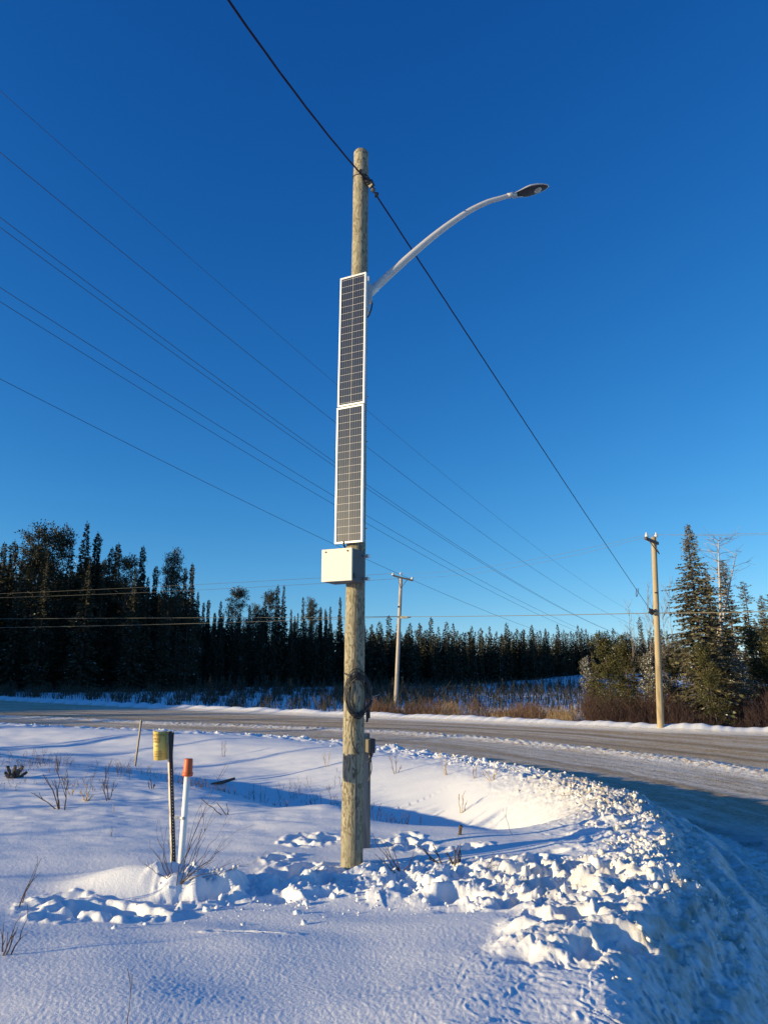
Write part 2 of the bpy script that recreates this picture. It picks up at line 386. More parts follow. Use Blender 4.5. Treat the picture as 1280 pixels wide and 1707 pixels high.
trk = t.ramp(t.math('ADD', t.math('MULTIPLY', ac, .05), t.math('MULTIPLY', fine2, .02)), [(.19, 0.0), (.215, .6), (.24, 0.0), (.46, 0.0), (.50, .9), (.54, 0.0), (.60, .0), (.63, .8), (.68, 0.0)])
c3 = t.mix(t.math('MULTIPLY', trk, t.ramp(st2, [(.3, .3), (.6, 1.0)])), c3, (.27, .18, .09))
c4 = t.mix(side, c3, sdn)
edge = t.ramp(t.math('ADD', t.attr('faredge'), t.math('MULTIPLY', fine2, .3)), [(.45, 0.0), (.75, 1.0)])
t.color(t.mix(edge, c4, snowc))
t.bump(t.math('ADD', t.noise(co, 22, 4, .7), t.math('MULTIPLY', st2, .8)), .045, 1.0)
# wood pole
def wood(name, c1, c2, c3, sx=7, sz=1.5, freq=34):
    m = mat(name, c1, .8, spec=.2); t = NT(m)
    co = t.coord('Object', (sx, sx, sz)); big = t.noise(co, 1.0, 3, .5, .6)
    sw = t.math('SINE', t.math('MULTIPLY', big, freq)); sw = t.math('MULTIPLY_ADD', sw, .5, .5)
    fib = t.noise(t.coord('Object', (60, 60, 2.5)), 1.0, 4, .6); pat = t.noise(t.coord('Object', (3, 3, .8)), 1.0, 4, .6)
    a = t.mix(t.ramp(sw, [(.06, 0.0), (.50, 1.0)]), c2, c1)
    a = t.mix(t.ramp(pat, [(.42, 0.0), (.7, .75)]), a, c3)
    a = t.mix(t.ramp(fib, [(.45, 0.0), (.7, .5)]), a, c2)
    ck = t.noise(t.coord('Object', (26, 26, .35)), 1.0, 2, .5)
    a = t.mix(t.ramp(ck, [(.68, 0.0), (.72, .7)]), a, (.10, .085, .06))
    t.color(a); t.bump(t.math('ADD', fib, t.math('MULTIPLY', sw, .3)), .006, .8); return m
M['pole'] = wood('treated_wood', (.37, .335, .235), (.13, .108, .07), (.30, .275, .195), 24, 7, 30)
M['pole_far'] = wood('weathered_wood', (.42, .34, .22), (.26, .21, .13), (.36, .29, .18), 2.2, .5, 14)
M['pole_grey'] = wood('grey_weathered_wood', (.50, .43, .36), (.36, .31, .26), (.42, .36, .30), 2.2, .5, 14)
M['lumber'] = wood('grey_lumber', (.33, .29, .25), (.18, .155, .13), (.26, .23, .20), 12, .6, 18)
M['arm_wood'] = mat('dark_arm_wood', (.09, .08, .075), .8)
# metals
def metal(name, c, rough, sc=30, var=.25, mt=1.0, bump=.0):
    m = mat(name, c, rough, mt); t = NT(m); co = t.coord()
    v = t.n('ShaderNodeTexVoronoi'); t.L(co, v.inputs['Vector']); v.inputs['Scale'].default_value = sc
    bw = t.n('ShaderNodeSeparateColor'); t.L(v.outputs['Color'], bw.inputs[0])
    n = t.noise(co, 5, 4); f = t.math('ADD', t.math('MULTIPLY', bw.outputs[0], .45), t.math('MULTIPLY', n, .55))
    lo = tuple(q*(1-var) for q in c); hi = tuple(min(1, q*(1+var*.6)) for q in c)
    t.color(t.mix(f, lo, hi)); t.L(t.math('MULTIPLY_ADD', f, .25, rough-.1), t.b.inputs['Roughness']); return m
M['galv'] = metal('galvanised_steel', (.62, .61, .58), .48, 60, .3, .75)
M['alu'] = mat('spun_aluminium', (.66, .63, .58), .34, .2)
M['frame'] = mat('panel_frame', (.74, .73, .70), .42, .3)
M['black'] = mat('black_rubber', (.018, .018, .02), .42); M['blackmetal'] = mat('black_metal', (.03, .03, .035), .5, .4)
M['dark'] = metal('dark_casting', (.055, .055, .06), .5, 20, .3, .3)
M['cable'] = mat('overhead_cable_rubber', (.022, .006, .014), .65, 0, .2)
M['lit_wire'] = mat('bare_conductor', (.17, .155, .12), .6, .2)
m = M['wirefar'] = mat('conductor', (.05, .055, .07), .6)
M['porcelain'] = mat('porcelain', (.62, .64, .66), .2)
M['lens'] = mat('lamp_glass', (.55, .52, .45), .15, .3)
m = M['orange'] = mat('orange_plastic', (.62, .115, .03), .5); t = NT(m); co = t.coord()
t.color(t.mix(t.noise(co, 30, 5, .6), (.72, .14, .035), (.46, .08, .02)))
m = M['white_pvc'] = mat('white_pvc', (.82, .82, .78), .4); t = NT(m); co = t.coord('Object', (1, 1, .25))
t.color(t.mix(t.ramp(t.noise(co, 20, 5, .7), [(.55, 0.0), (.72, .8)]), (.83, .82, .79), (.45, .42, .36)))
m = M['yellow'] = mat('yellow_plastic', (.80, .58, .12), .5); t = NT(m); co = t.coord()
t.color(t.mix(t.noise(co, 12, 4, .6), (.82, .64, .17), (.70, .46, .10)))
M['ink'] = mat('faded_ink', (.22, .10, .03), .7)
m = M['upost'] = mat('galvanised_channel', (.5, .47, .4), .5, .4); t = NT(m); co = t.coord('Object', (1, 1, .4))
t.color(t.mix(t.ramp(t.noise(co, 18, 6, .7), [(.5, 0.0), (.72, 1.0)]), (.60, .57, .50), (.22, .13, .07)))
# solar cells: object x across, z along; 2 columns, 18 rows
m = M['cells'] = mat('solar_cells', (.01, .012, .03), .16, 0, .6); t = NT(m)
xyz = t.n('ShaderNodeSeparateXYZ'); t.L(t.coord('Object'), xyz.inputs[0])
CW, CH, ROWS = .302, 1.525, 18
def gridline(src, period, half, off=0.0):
    a = t.math('FRACT', t.math('ADD', t.math('DIVIDE', src, period), off)); a = t.math('ABSOLUTE', t.math('SUBTRACT', a, .5))
    return t.math('GREATER_THAN', a, .5-half/period)
colg = gridline(xyz.outputs[0], CW/2, .0022); bus = gridline(xyz.outputs[0], CW/10, .0016); rowg = gridline(xyz.outputs[2], CH/ROWS, .0016)
lines = t.math('MAXIMUM', colg, rowg)
cellc = t.mix(t.noise(t.coord('Object'), 9, 2), (.008, .009, .016), (.016, .018, .03))
c = t.mix(bus, cellc, (.20, .20, .22)); c = t.mix(lines, c, (.55, .55, .54)); t.color(c)
t.b.inputs['Coat Weight'].default_value = 1.0; t.b.inputs['Coat Roughness'].default_value = .21; t.b.inputs['Coat Tint'].default_value = (1, .93, .82, 1)
# plants
def leafmat(name, a, b, snow=False, rough=.75):
    m = mat(name, a, rough, spec=.2); t = NT(m); ge = t.n('ShaderNodeNewGeometry')
    oi = t.n('ShaderNodeObjectInfo'); f = t.math('FRACT', t.math('ADD', ge.outputs['Random Per Island'], t.math('MULTIPLY', oi.outputs['Random'], .6)))
    t.color(t.mix(ge.outputs['Random Per Island'], a, b)); return m
M['spruce'] = leafmat('shade_toned_spruce_needles', (.022, .027, .015), (.06, .058, .034))  # forest copy, its shade put into the darker needle colour
M['spruce_near'] = leafmat('sun_toned_spruce_needles', (.06, .062, .032), (.17, .15, .095))  # lighter copy of the spruce colour with sunlight put into it
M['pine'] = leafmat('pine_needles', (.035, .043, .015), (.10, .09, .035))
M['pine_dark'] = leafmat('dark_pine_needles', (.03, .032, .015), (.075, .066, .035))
M['snowleaf'] = mat('branch_snow', (.8, .82, .86), .8)
M['bark'] = leafmat('bark', (.09, .07, .055), (.14, .11, .09)); M['bark_pale'] = leafmat('pale_bark', (.42, .36, .30), (.55, .48, .42))
M['twig'] = leafmat('bare_twigs', (.05, .03, .026), (.115, .07, .055)); M['scrub'] = leafmat('dark_scrub_twigs', (.03, .03, .02), (.09, .075, .05)); M['twig_red'] = leafmat('red_willow_twigs', (.10, .055, .034), (.24, .145, .085))
M['twig_grey'] = leafmat('grey_twigs', (.22, .19, .16), (.36, .31, .27)); M['grass'] = leafmat('dead_grass', (.34, .22, .11), (.58, .42, .22))

# ------------------------------------------------------------------ ground sheet: one polar grid, split into snow, road and far ground
fa = np.arange(-32, 32.001, .075)
az = np.radians(np.concatenate([np.arange(-180, -35, 5.0), [-35, -33.5], fa, [33.5, 35], np.arange(40, 180.1, 5.0)]))
rr = [0.0, .4, .9, 1.4, 1.9, 2.3]
while rr[-1] < 60: rr.append(rr[-1]*1.0031)
while rr[-1] < 2500: rr.append(rr[-1]*1.03)
rr = np.array(rr[1:])
A, RR = np.meshgrid(az, rr); X = np.sin(A)*RR; Y = np.cos(A)*RR
sh = X.shape
CH_ = []
flatx, flaty = X.ravel(), Y.ravel(); NV = flatx.size
out = [np.zeros(NV) for _ in range(9)]
for i in range(0, NV, 200000):
    r_ = height(flatx[i:i+200000], flaty[i:i+200000])
    for k in range(9): out[k][i:i+200000] = r_[k]
hz, road_, sdv, alv, fsv, trv, dirt_shadev, sidev, windv = out
V = np.stack([flatx, flaty, hz], 1)
nr, na = sh; ii, jj = np.meshgrid(np.arange(nr-1), np.arange(na-1), indexing='ij'); a0 = (ii*na+jj).ravel()
Fq = np.stack([a0, a0+1, a0+na+1, a0+na], 1)[:, ::-1]
isroad = (road_[Fq].mean(1) > .5)
def sub(name, mask, mt, attrs):
    f = Fq[mask]; used = np.unique(f); mp = np.full(NV, -1, np.int64); mp[used] = np.arange(len(used))
    me = npmesh(name, V[used], mp[f], [mt], smooth=True)
    for an, arr in attrs.items():
        a = me.attributes.new(an, 'FLOAT', 'POINT'); a.data.foreach_set('value', arr[used].astype(np.float32))
    return tag(link(name, me), kind='structure')
sub('snow_ground', ~isroad, M['snow'], {'dirt': dirt_shadev})
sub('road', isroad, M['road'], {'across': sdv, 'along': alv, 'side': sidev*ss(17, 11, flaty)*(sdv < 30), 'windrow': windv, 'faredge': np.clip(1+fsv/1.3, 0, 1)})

# ------------------------------------------------------------------ solar street lamp
AX0 = atY(586.5, 1438, 8.0); AX1 = atY(602, 256, 8.0); AX0.z = -.45
def axis(z):
    t = (z+.2)/(AX1.z+.2); b = atY(586.5, 1438, 8.0); return Vector((b.x+(AX1.x-b.x)*t, 8.0, z))
def prad(z): return .112 + (.091-.112)*(z+.2)/(AX1.z+.2)
lamp = empty('solar_street_lamp', axis(-.2))
tag(lamp, 'round wooden pole with a curved lamp arm, two stacked solar panels and a steel box', 'street lamp')
O = lamp.location.copy()
def loc(p): return Vector(p)-O
mb = MB(); zs = np.linspace(-.6, AX1.z, 90)
mb.tube([loc(axis(z)) for z in zs]+[loc(axis(AX1.z+.02)), loc(axis(AX1.z+.025))], [prad(z)*(1+.012*math.sin(z*7)+.008*math.sin(z*19)) for z in zs]+[prad(8)*.88, prad(8)*.6], 32)
mb.build('pole', M['pole'], lamp)
# curved arm: in a vertical plane at the pole
arm_px = [(612, 492), (626, 479), (650, 457), (680, 430), (710, 404), (735, 384), (760, 366), (785, 350), (812, 337), (835, 330), (852, 325)]
arm = [loc(atY(x, y, 8.02+.25*i/10)) for i, (x, y) in enumerate(arm_px)]
def smooth(pts, n=4):
    P = [Vector(p) for p in pts]; o = []
    for i in range(len(P)-1):
        p0, p1, p2, p3 = P[max(i-1, 0)], P[i], P[i+1], P[min(i+2, len(P)-1)]
        for k in range(n):
            t = k/n; o.append(.5*((2*p1)+(p2-p0)*t+(2*p0-5*p1+4*p2-p3)*t*t+(3*p1-3*p2+p3-p0)*t**3))
    o.append(P[-1]); return o
sa = smooth(arm, 5); r_ = [.052 - .026*i/(len(sa)-1) for i in range(len(sa))]
MB().tube(sa, r_, 20).build('lamp_arm', M['alu'], lamp)
j0 = sa[0]; j1 = sa[4]
mb = MB(); dirv = (j1-j0).normalized(); mb.tube([j0-dirv*.10, j0+dirv*.16], [.056, .056], 16)
pc = loc(axis(O.z+j0.z)); mb.box(pc+Vector((.105, 0, -.02)), (.03, .16, .42)); mb.box(pc+Vector((.13, .0, .0)), (.05, .07, .22))
mb.build('arm_bracket', M['alu'], lamp, .004)
cb = smooth([j0+Vector((.04, -.02, -.02)), j0+Vector((.06, -.02, -.12)), j0+Vector((.03, -.03, -.26)), j0+Vector((-.03, -.02, -.34))], 5)
MB().tube(cb, .008, 8).build('arm_cable', M['black'], lamp)
# lamp head
h0 = loc(atY(848, 326, 8.26)); h1 = loc(atY(915, 311, 8.36)); ax = (h1-h0); HL = ax.length; ex = ax.normalized()
ey = Vector((-ex.y, ex.x, 0)).normalized(); tiltq = Matrix.Rotation(R(-8), 3, ex); ey = tiltq @ ey; ez = ex.cross(ey)
def headmesh(wd, tp, bt, x0, x1, n=24, m=20):
    v = []; f = []
    for i in range(n+1):
        s = i/n; x = x0+(x1-x0)*s
        a = math.sin(math.pi*min(1, (.10+.9*s)))**.55*(.55+.45*ss(0, .45, s)) if s < 1 else 0.02
        for k in range(m):
            q = 2*math.pi*k/m; c, q2 = math.cos(q), math.sin(q)
            zz = q2*(tp if q2 > 0 else bt)
            v.append(h0+ex*(x*HL)+ey*(c*wd*a)+ez*(zz*a))
    for i in range(n):
        for k in range(m): k2 = (k+1) % m; f.append((i*m+k, i*m+k2, (i+1)*m+k2, (i+1)*m+k))
    f.append(tuple(range(m))[::-1]); f.append(tuple(n*m+k for k in range(m)))
    return v, f
def rawobj(name, v, f, mt, parent, sm=True):
    me = bpy.data.meshes.new(name); me.from_pydata([tuple(p) for p in v], [], f); me.materials.append(mt)
    me.polygons.foreach_set('use_smooth', [sm]*len(f)); me.update(); return link(name, me, parent)
v, f = headmesh(.105, .040, .012, .12, 1.0); hd = rawobj('lamp_head', v, f, M['alu'], lamp)
v, f = headmesh(.098, .004, .020, .13, .985); rawobj('lamp_underside', v, f, M['dark'], hd)
lens_c = h0+ex*HL*.70+(-ez)*.018
v = []; f = []
for i in range(7):
    a = math.pi/2*i/6
    for k in range(20):
        q = 2*math.pi*k/20; v.append(lens_c+(ex*math.cos(q)*.052+ey*math.sin(q)*.048)*math.cos(a)-ez*.016*math.sin(a))
for i in range(6):
    for k in range(20): k2 = (k+1) % 20; f.append((i*20+k, i*20+k2, (i+1)*20+k2, (i+1)*20+k))
rawobj('lens', v, f, M['lens'], hd)
mb = MB(); mb.tube([h0-ex*.02, h0+ex*.10], [.032, .032], 16)
for k in (0, .035, .07, .1):
    mb.tube([h0+ex*k-ez*.02, h0+ex*k-ez*.052], .005, 6)
mb.tube([h0+ex*.06-ez*.03+ey*.03, h0+ex*.2-ez*.02+ey*.045], .006, 6)
mb.build('slip_fitter', M['galv'], hd)
# solar panels
YAW = R(27); nrm = Vector((-math.sin(YAW), -math.cos(YAW), 0)); rgt = Vector((math.cos(YAW), -math.sin(YAW), 0))
def solar_panel(ztop, zbot, cx_px_top, cx_px_bot, yd, clean):
    ct = atY((cx_px_top), 600, 7.86); pt = Vector((0, 0, 0))
    zt, zb = ztop, zbot; zc = (zt+zb)/2
    def cxy(z, px):
        u = (px-640)/F; d = 7.86*cp+(z-CAMZ)*sp; return u*d
    xt, xb = cxy(zt, cx_px_top), cxy(zb, cx_px_bot)
    c = Vector(((xt+xb)/2, yd, zc)); W, Hh = .345, (zt-zb-.006)
    up = Vector(((xt-xb)/(zt-zb), 0, 1)).normalized(); yv = rgt.cross(up).normalized()*-1
    Mx = Matrix((rgt, yv*-1 if False else nrm*-1, up)).transposed()
    p = MB(); fw = .021
    for sx in (-1, 1): p.box(Vector((sx*(W/2-fw/2), 0, 0)), (fw, .036, Hh))
    for sz in (-1, 1): p.box(Vector((0, 0, sz*(Hh/2-fw/2-.0))), (W-2*fw, .034, fw))
    for k in range(4):   # rear rails
        p.box(Vector((0, .034, (k-1.5)*Hh/4.2)), (W*.8, .03, .04))
    fr = p.build('solar_panel', M['frame'], lamp, .002)
    fr.matrix_local = Matrix.Translation(loc(c)) @ Mx.to_4x4()
    cw = W-2*fw; ch = Hh-2*fw
    q = MB(); q.box(Vector((0, 0, 0)), (cw-.0, .008, ch)); ce = q.build('cell_sheet', M['cells'], fr); ce.location = (0, -.008, 0)
    ce.scale = (1, 1, 1); b = MB(); b.box(Vector((0, .012, 0)), (cw-.002, .004, ch-.002)); b.build('back_sheet', M['frame'], fr)
    return fr
solar_panel(CAMZ+4.565, CAMZ+2.955, 590.5, 585, 7.855, True)
solar_panel(CAMZ+2.95, CAMZ+1.385, 585, 581.5, 7.855, False)
# battery box
YAW = R(25); nrm = Vector((-math.sin(YAW), -math.cos(YAW), 0)); rgt = Vector((math.cos(YAW), -math.sin(YAW), 0))
fr_c = Vector((-.327, 7.60, 0)); bw, bd = .36, .28; zt, zb = CAMZ+7.66*math.tan(R(9.62)), CAMZ+7.66*math.tan(R(7.1))
bc = fr_c - rgt*(bw/2) - nrm*(bd/2); bc.z = (zt+zb)/2; Mx = Matrix((rgt, nrm*-1, Vector((0, 0, 1)))).transposed(); bh = zt-zb
mb = MB(); mb.box((0, .01, 0), (bw-.008, bd-.02, bh-.006)); box = mb.build('battery_box', metal('shade_darkened_zinc', (.10, .105, .11), .6, 60, .3, .2), lamp, .003); box.matrix_local = Matrix.Translation(loc(bc)) @ Mx.to_4x4()  # box body colour darkened to carry the shade on its side
MB().box((0, -bd/2, 0), (bw, .024, bh)).build('box_lid', metal('mottled_zinc_lid', (.66, .63, .55), .6, 70, .22, .15), box, .004)
for sx in (-.13, .13): MB().tube([(sx, -bd/2-.011, bh/2-.032), (sx, -bd/2-.018, bh/2-.032)], .010, 10).build('lid_screw', M['dark'], box)
MB().box((bw/2-.004+.006, -.02-bd/4, -bh/2+.055), (.014, .05, .045)).build('hasp', M['blackmetal'], box, .002)
for dz in (bh/2-.05, -bh/2+.05): MB().box((bw/2+.01, bd/2+.02, dz), (.07, .05, .035)).build('mounting_strut', M['galv'], box, .002)
cbp = [loc(atY(573, 903, 7.75)), loc(atY(573, 908, 7.74)), loc(atY(575, 912, 7.75)), loc(atY(574.5, 917, 7.76))]
MB().tube(smooth(cbp), .010, 8).build('panel_cable', M['black'], lamp)
# shrink strap round the pole top
for z, nm in ((atY(600, 296, 8).z, 'cable_strap'),):
    c = loc(axis(z)); r0 = prad(z)+.004
    MB().tube([c+Vector((math.cos(a)*r0, math.sin(a)*r0, .02*math.sin(a))) for a in np.linspace(0, 2*math.pi, 33)], .006, 6).build(nm, M['blackmetal'], lamp)
for z in (atY(607, 660, 8).z, atY(607, 735, 8).z, atY(607, 880, 8).z):
    c = loc(axis(z)); MB().tube([c+Vector((prad(z)-.01, .03, 0)), c+Vector((prad(z)+.018, .03, 0))], .007, 6).build('bolt', M['galv'], lamp)

# ------------------------------------------------------------------ coiled black cable hung on the pole
zc = atY(595, 1157, 7.86).z; cc = atY(595, 1157, 7.84)
coil = empty('cable_coil', cc); tag(coil, 'coil of black cable hung on the wooden street lamp pole', 'cable')
rnd = random.Random(4); mb = MB()
fr_n = Vector((math.sin(R(-12)), -math.cos(R(-12)), 0)); fr_r = Vector((math.cos(R(12)), -math.sin(R(12))*-1*-1, 0))
pts = []; turns = 9; N = turns*36
for i in range(N):
    a = 2*math.pi*i/36; k = i/36
    rx = .115+.03*math.sin(k*2.4)+.012*math.sin(k*5.1); rz = .205+.028*math.cos(k*1.9)-.02*math.sin(k*3.3)
    ox = .012*math.sin(k*1.7)+.01; oz = -.01*math.cos(k*2.7)-.02*abs(math.sin(k*.9)); q = .12*math.sin(k*2.1)
    x = rx*math.cos(a)+ox; z = rz*math.sin(a)
    x, z = x*math.cos(q)-z*math.sin(q)*.5, z*math.cos(q)+x*math.sin(q)*.5+oz
    # wrap round the pole: depth follows the pole surface
    px_ = cc.x + x - axis(cc.z).x; rr_ = prad(cc.z)+.012+.006*(k % 3)
    yy = 8.0 - math.sqrt(max(rr_*rr_-min(abs(px_), rr_)**2, 0)) if abs(px_) < rr_ else 8.0+.03*(abs(px_)-rr_)/.05
    pts.append(Vector((x, min(yy, 7.965)-cc.y, z)))
mb.tube(pts, .0053, 7); mb.build('loops', M['black'], coil)
tail = [atY(594, 1190, 7.87), atY(589, 1196, 7.87), atY(586, 1208, 7.87), atY(586, 1225, 7.87), atY(588, 1240, 7.86), atY(594, 1252, 7.88), atY(602, 1262, 8.0), atY(609, 1269, 8.3), atY(616, 1266, 8.55), atY(621, 1258, 8.62), atY(622, 1251, 8.66)]
MB().tube([p-cc for p in smooth(tail, 6)], .0065, 7).build('tail', M['black'], coil)
tie = [atY(573, 1122, 7.93), atY(580, 1126, 7.88), atY(588, 1130, 7.865), atY(597, 1122, 7.87), atY(607, 1121, 7.97)]
MB().tube([p-cc for p in smooth(tie, 5)], .0055, 6).build('hanger', M['black'], coil)
pl = [atY(612, 1172, 8.03), atY(614, 1182, 8.03)]
mb = MB(); mb.tube([p-cc for p in [atY(611, 1160, 8.02)]+pl], .006, 7); a = atY(613.5, 1190, 8.03)-cc; mb.box(a, (.045, .04, .09))
mb.tube([a, a-Vector((.012, 0, .085))], .012, 8); mb.build('plug', M['black'], coil, .003)
MB().tube([atY(616, 1163, 8.02)-cc, atY(632, 1158, 8.0)-cc], .003, 5).build('tie_wire', M['galv'], coil)

# ------------------------------------------------------------------ outlet post behind the pole
b = atY(606.5, 1408, 8.8); b.z = H(b.x, 8.8)
post = empty('outlet_post', (b.x, 8.8, b.z)); tag(post, 'short grey square timber post with a black outlet box behind the street lamp pole', 'post')
top = atY(606.5, 1222, 8.8).z-b.z; Mz = Matrix.Rotation(R(28), 3, 'Z')
MB().box((0, 0, top/2-.2), (.092, .092, top+.4), Mz).build('post', M['lumber'], post, .003)
MB().box(Vector((.02, .02, .01))+Mz @ Vector((.02, -.05, top/2-.2)), (.012, .02, top+.2), Mz).build('backing_strip', M['lumber'], post)
ob = atY(618, 1243, 8.72)-Vector((b.x, 8.8, b.z))
o2 = MB().box(ob, (.075, .085, .155), Mz).build('outlet_box', M['dark'], post, .006)
MB().box(ob+Mz @ Vector((-.045, 0, 0)), (.012, .075, .14), Mz).build('outlet_cover', mat('weathered_cover', (.14, .12, .08), .6), o2, .003)
p0 = ob+Vector((-.005, -.02, -.08)); MB().tube([p0, p0+Vector((0, 0, -.09))], [.022, .015], 10).build('plug', M['black'], post)
c_ = smooth([p0+Vector((.01, 0, -.08)), p0+Vector((.015, -.01, -.17)), p0+Vector((-.005, -.03, -.25)), p0+Vector((-.02, -.03, -.30))], 5)
MB().tube(c_, .006, 7).build('lead', M['black'], post)

# ------------------------------------------------------------------ marker post and vent pipe
def ground_at(px, Y):
    p = atY(px, 1400, Y); 
    x = p.x
    return Vector((x, Y, H(x, Y)))
mk0 = atY(288.5, 1471, 7.30); mk1 = atY(281.5, 1219, 7.30)
mk = empty('marker_post', mk0); tag(mk, 'slim perforated metal post with a curved yellow warning plate beside the white pipe', 'marker post')
up = mk1-mk0; L_ = up.length; upn = up.normalized()
def cross_extrude(name, prof, z0, z1, mt, parent, base, closed=True, sm=False, n=1):
    v = []; f = []; m = len(prof)
    for i in range(n+1):
        z = z0+(z1-z0)*i/n
        for (x, y) in prof: v.append(base+upn*z+Vector((x, y, 0)))
    for i in range(n):
        for k in range(m if closed else m-1): k2 = (k+1) % m; f.append((i*m+k, i*m+k2, (i+1)*m+k2, (i+1)*m+k))
    if closed: f.append(tuple(range(m))[::-1]); f.append(tuple(n*m+k for k in range(m)))
    return rawobj(name, v, f, mt, parent, sm)
def rot(pr, a): return [(x*math.cos(a)-y*math.sin(a), x*math.sin(a)+y*math.cos(a)) for x, y in pr]
# channel: web facing left-front, flange facing right-front with holes
web = rot([(-.021, 0), (.021, 0), (.021, .004), (-.021, .004)], R(-52)); cross_extrude('channel_web', [(x-.009, y) for x, y in web], -.3, L_, M['upost'], mk, Vector((0, 0, 0)))
fl = rot([(-.018, 0), (.018, 0), (.018, .004), (-.018, .004)], R(38)); cross_extrude('channel_flange', [(x+.018, y-.006) for x, y in fl], -.3, L_, M['blackmetal'], mk, Vector((0, 0, 0)))
mb = MB(); nh = 34
mh = mat('snow_filled_holes', (.7, .7, .7), .8)
for k in range(nh):
    z = .06+k*(L_-.38)/nh; c = Vector((.018, -.0085, 0))+upn*z; d_ = Vector((math.sin(R(38)), -math.cos(R(38)), 0)); MB().tube([c-d_*.001, c+d_*.0025], .0042, 6).build('flange_hole', mh, mk)
# curved plate (half round, convex to the camera)
prof = []
RX, RY = .064, .135
for i in range(19):
    a = math.pi*(1.0+i/18); prof.append((RX*math.copysign(abs(math.cos(a))**.8, math.cos(a)), RY*math.sin(a)))
th = .004; outer = prof; inner = [(x*(1-th/RX), y*(1-th/RY)) for x, y in prof][::-1]
pbase = atY(270.5, 1242, 7.34)-mk0; pz = (atY(270, 1218.5, 7.3)-atY(270, 1266.5, 7.3)).z
SA = R(-10); base = Vector((pbase.x, .07, pbase.z))-upn*pz/2
cross_extrude('warning_plate', rot(outer+inner, SA), 0, pz, M['yellow'], mk, base, True, True, 1)
bpy.data.objects[mk.children[-1].name]
MB().box(base+upn*pz/2+Vector((.062, .05, 0)), (.05, .012, pz*.9), Matrix.Rotation(R(-20), 3, 'Z')).build('plate_bracket', M['blackmetal'], mk)
# printed words on the plate, bent round it
plate = [c for c in mk.children if c.name.startswith('warning_plate')][0]
def bent_text(txt, size, u0, z0):
    cu = bpy.data.curves.new('t', 'FONT'); cu.body = txt; cu.size = size; cu.align_x = 'CENTER'; cu.align_y = 'CENTER'; cu.resolution_u = 2
    ob_ = bpy.data.objects.new('t', cu); col.objects.link(ob_); dg = bpy.context.evaluated_depsgraph_get(); me = bpy.data.meshes.new_from_object(ob_.evaluated_get(dg))
    v = [p.co.copy() for p in me.vertices]; f = [tuple(p.vertices) for p in me.polygons]
    bpy.data.objects.remove(ob_); bpy.data.meshes.remove(me); o_ = []
    for p in v:
        a = math.pi*1.5 + (u0+p.x)/.085; x = (RX+.0022)*math.copysign(abs(math.cos(a))**.8, math.cos(a)); y = (RY+.0022)*math.sin(a)
        q = rot([(x, y)], SA)[0]; o_.append(base+upn*(z0*pz+p.y)+Vector((q[0], q[1], 0)))
    return o_, f
for txt, sz, u0, z0 in (('CAUTION', .036, .0, .87), ('BURIED', .030, -.005, .745), ('CABLE', .030, -.005, .645), ('BEFORE', .017, -.075, .70), ('DIGGING', .017, -.075, .62), ('PLEASE', .017, -.075, .54),
                        ('CALL', .020, .0, .50), ('24 HOURS', .016, .015, .30), ('TELEPHONE', .016, .015, .22), ('COMPANY', .016, .015, .14)):
    a, b_ = bent_text(txt, sz, u0, z0); rawobj('lettering', a, b_, M['ink'], plate, False)
# vent pipe
p0 = atY(299.5, 1472, 7.22); p1 = atY(314.5, 1270, 7.22)
pipe = empty('marker_pipe', p0); tag(pipe, 'white plastic pipe with an orange cap strapped beside the yellow marker post', 'pipe')
MB().tube([Vector((0, 0, 0))-(p1-p0)*.2, p1-p0], .0285, 20).build('pipe', M['white_pvc'], pipe)
ud = (p1-p0).normalized(); c0 = p1-p0
mb = MB(); mb.tube([c0-ud*.125, c0-ud*.118, c0-ud*.095, c0-ud*.092, c0-ud*.088, c0+ud*.02, c0+ud*.028, c0+ud*.029], [.044, .050, .050, .046, .044, .039, .036, .028], 26); mb.build('cap', M['orange'], pipe)
sc = (atY(306.5, 1363, 7.22)-p0)
mb = MB(); mb.tube([sc-ud*.012, sc+ud*.012], .0315, 20); mb.box(sc+Vector((-.05, -.005, 0)), (.05, .004, .022)); mb.box(sc+Vector((-.07, -.006, 0)), (.03, .005, .026)); mb.build('strap', M['galv'], pipe)

# ------------------------------------------------------------------ stakes
def stake(name, pa, pb, Y, wd, mt, lab, cat):
    a = atY(*pa, Y); b2 = atY(*pb, Y); o = empty(name, a); v = b2-a
    q = v.to_track_quat('Z', 'Y').to_matrix(); MB().box(v*.5-v.normalized()*.1, (wd, wd*.35, v.length+.2), q @ Matrix.Rotation(R(35), 3, 'Z')).build('lath', mt, o, .002)
    tag(o, lab, cat); return o
stake('survey_stake', (227.5, 1262), (236, 1200), 18.2, .085, M['lumber'], 'grey wooden stake leaning in the snow behind the yellow marker', 'stake')
stake('survey_stake', (1117.5, 1208), (1113.5, 1176), 38.5, .10, M['pole'], 'pale yellowish stake in brush right of the right hand utility pole', 'stake')

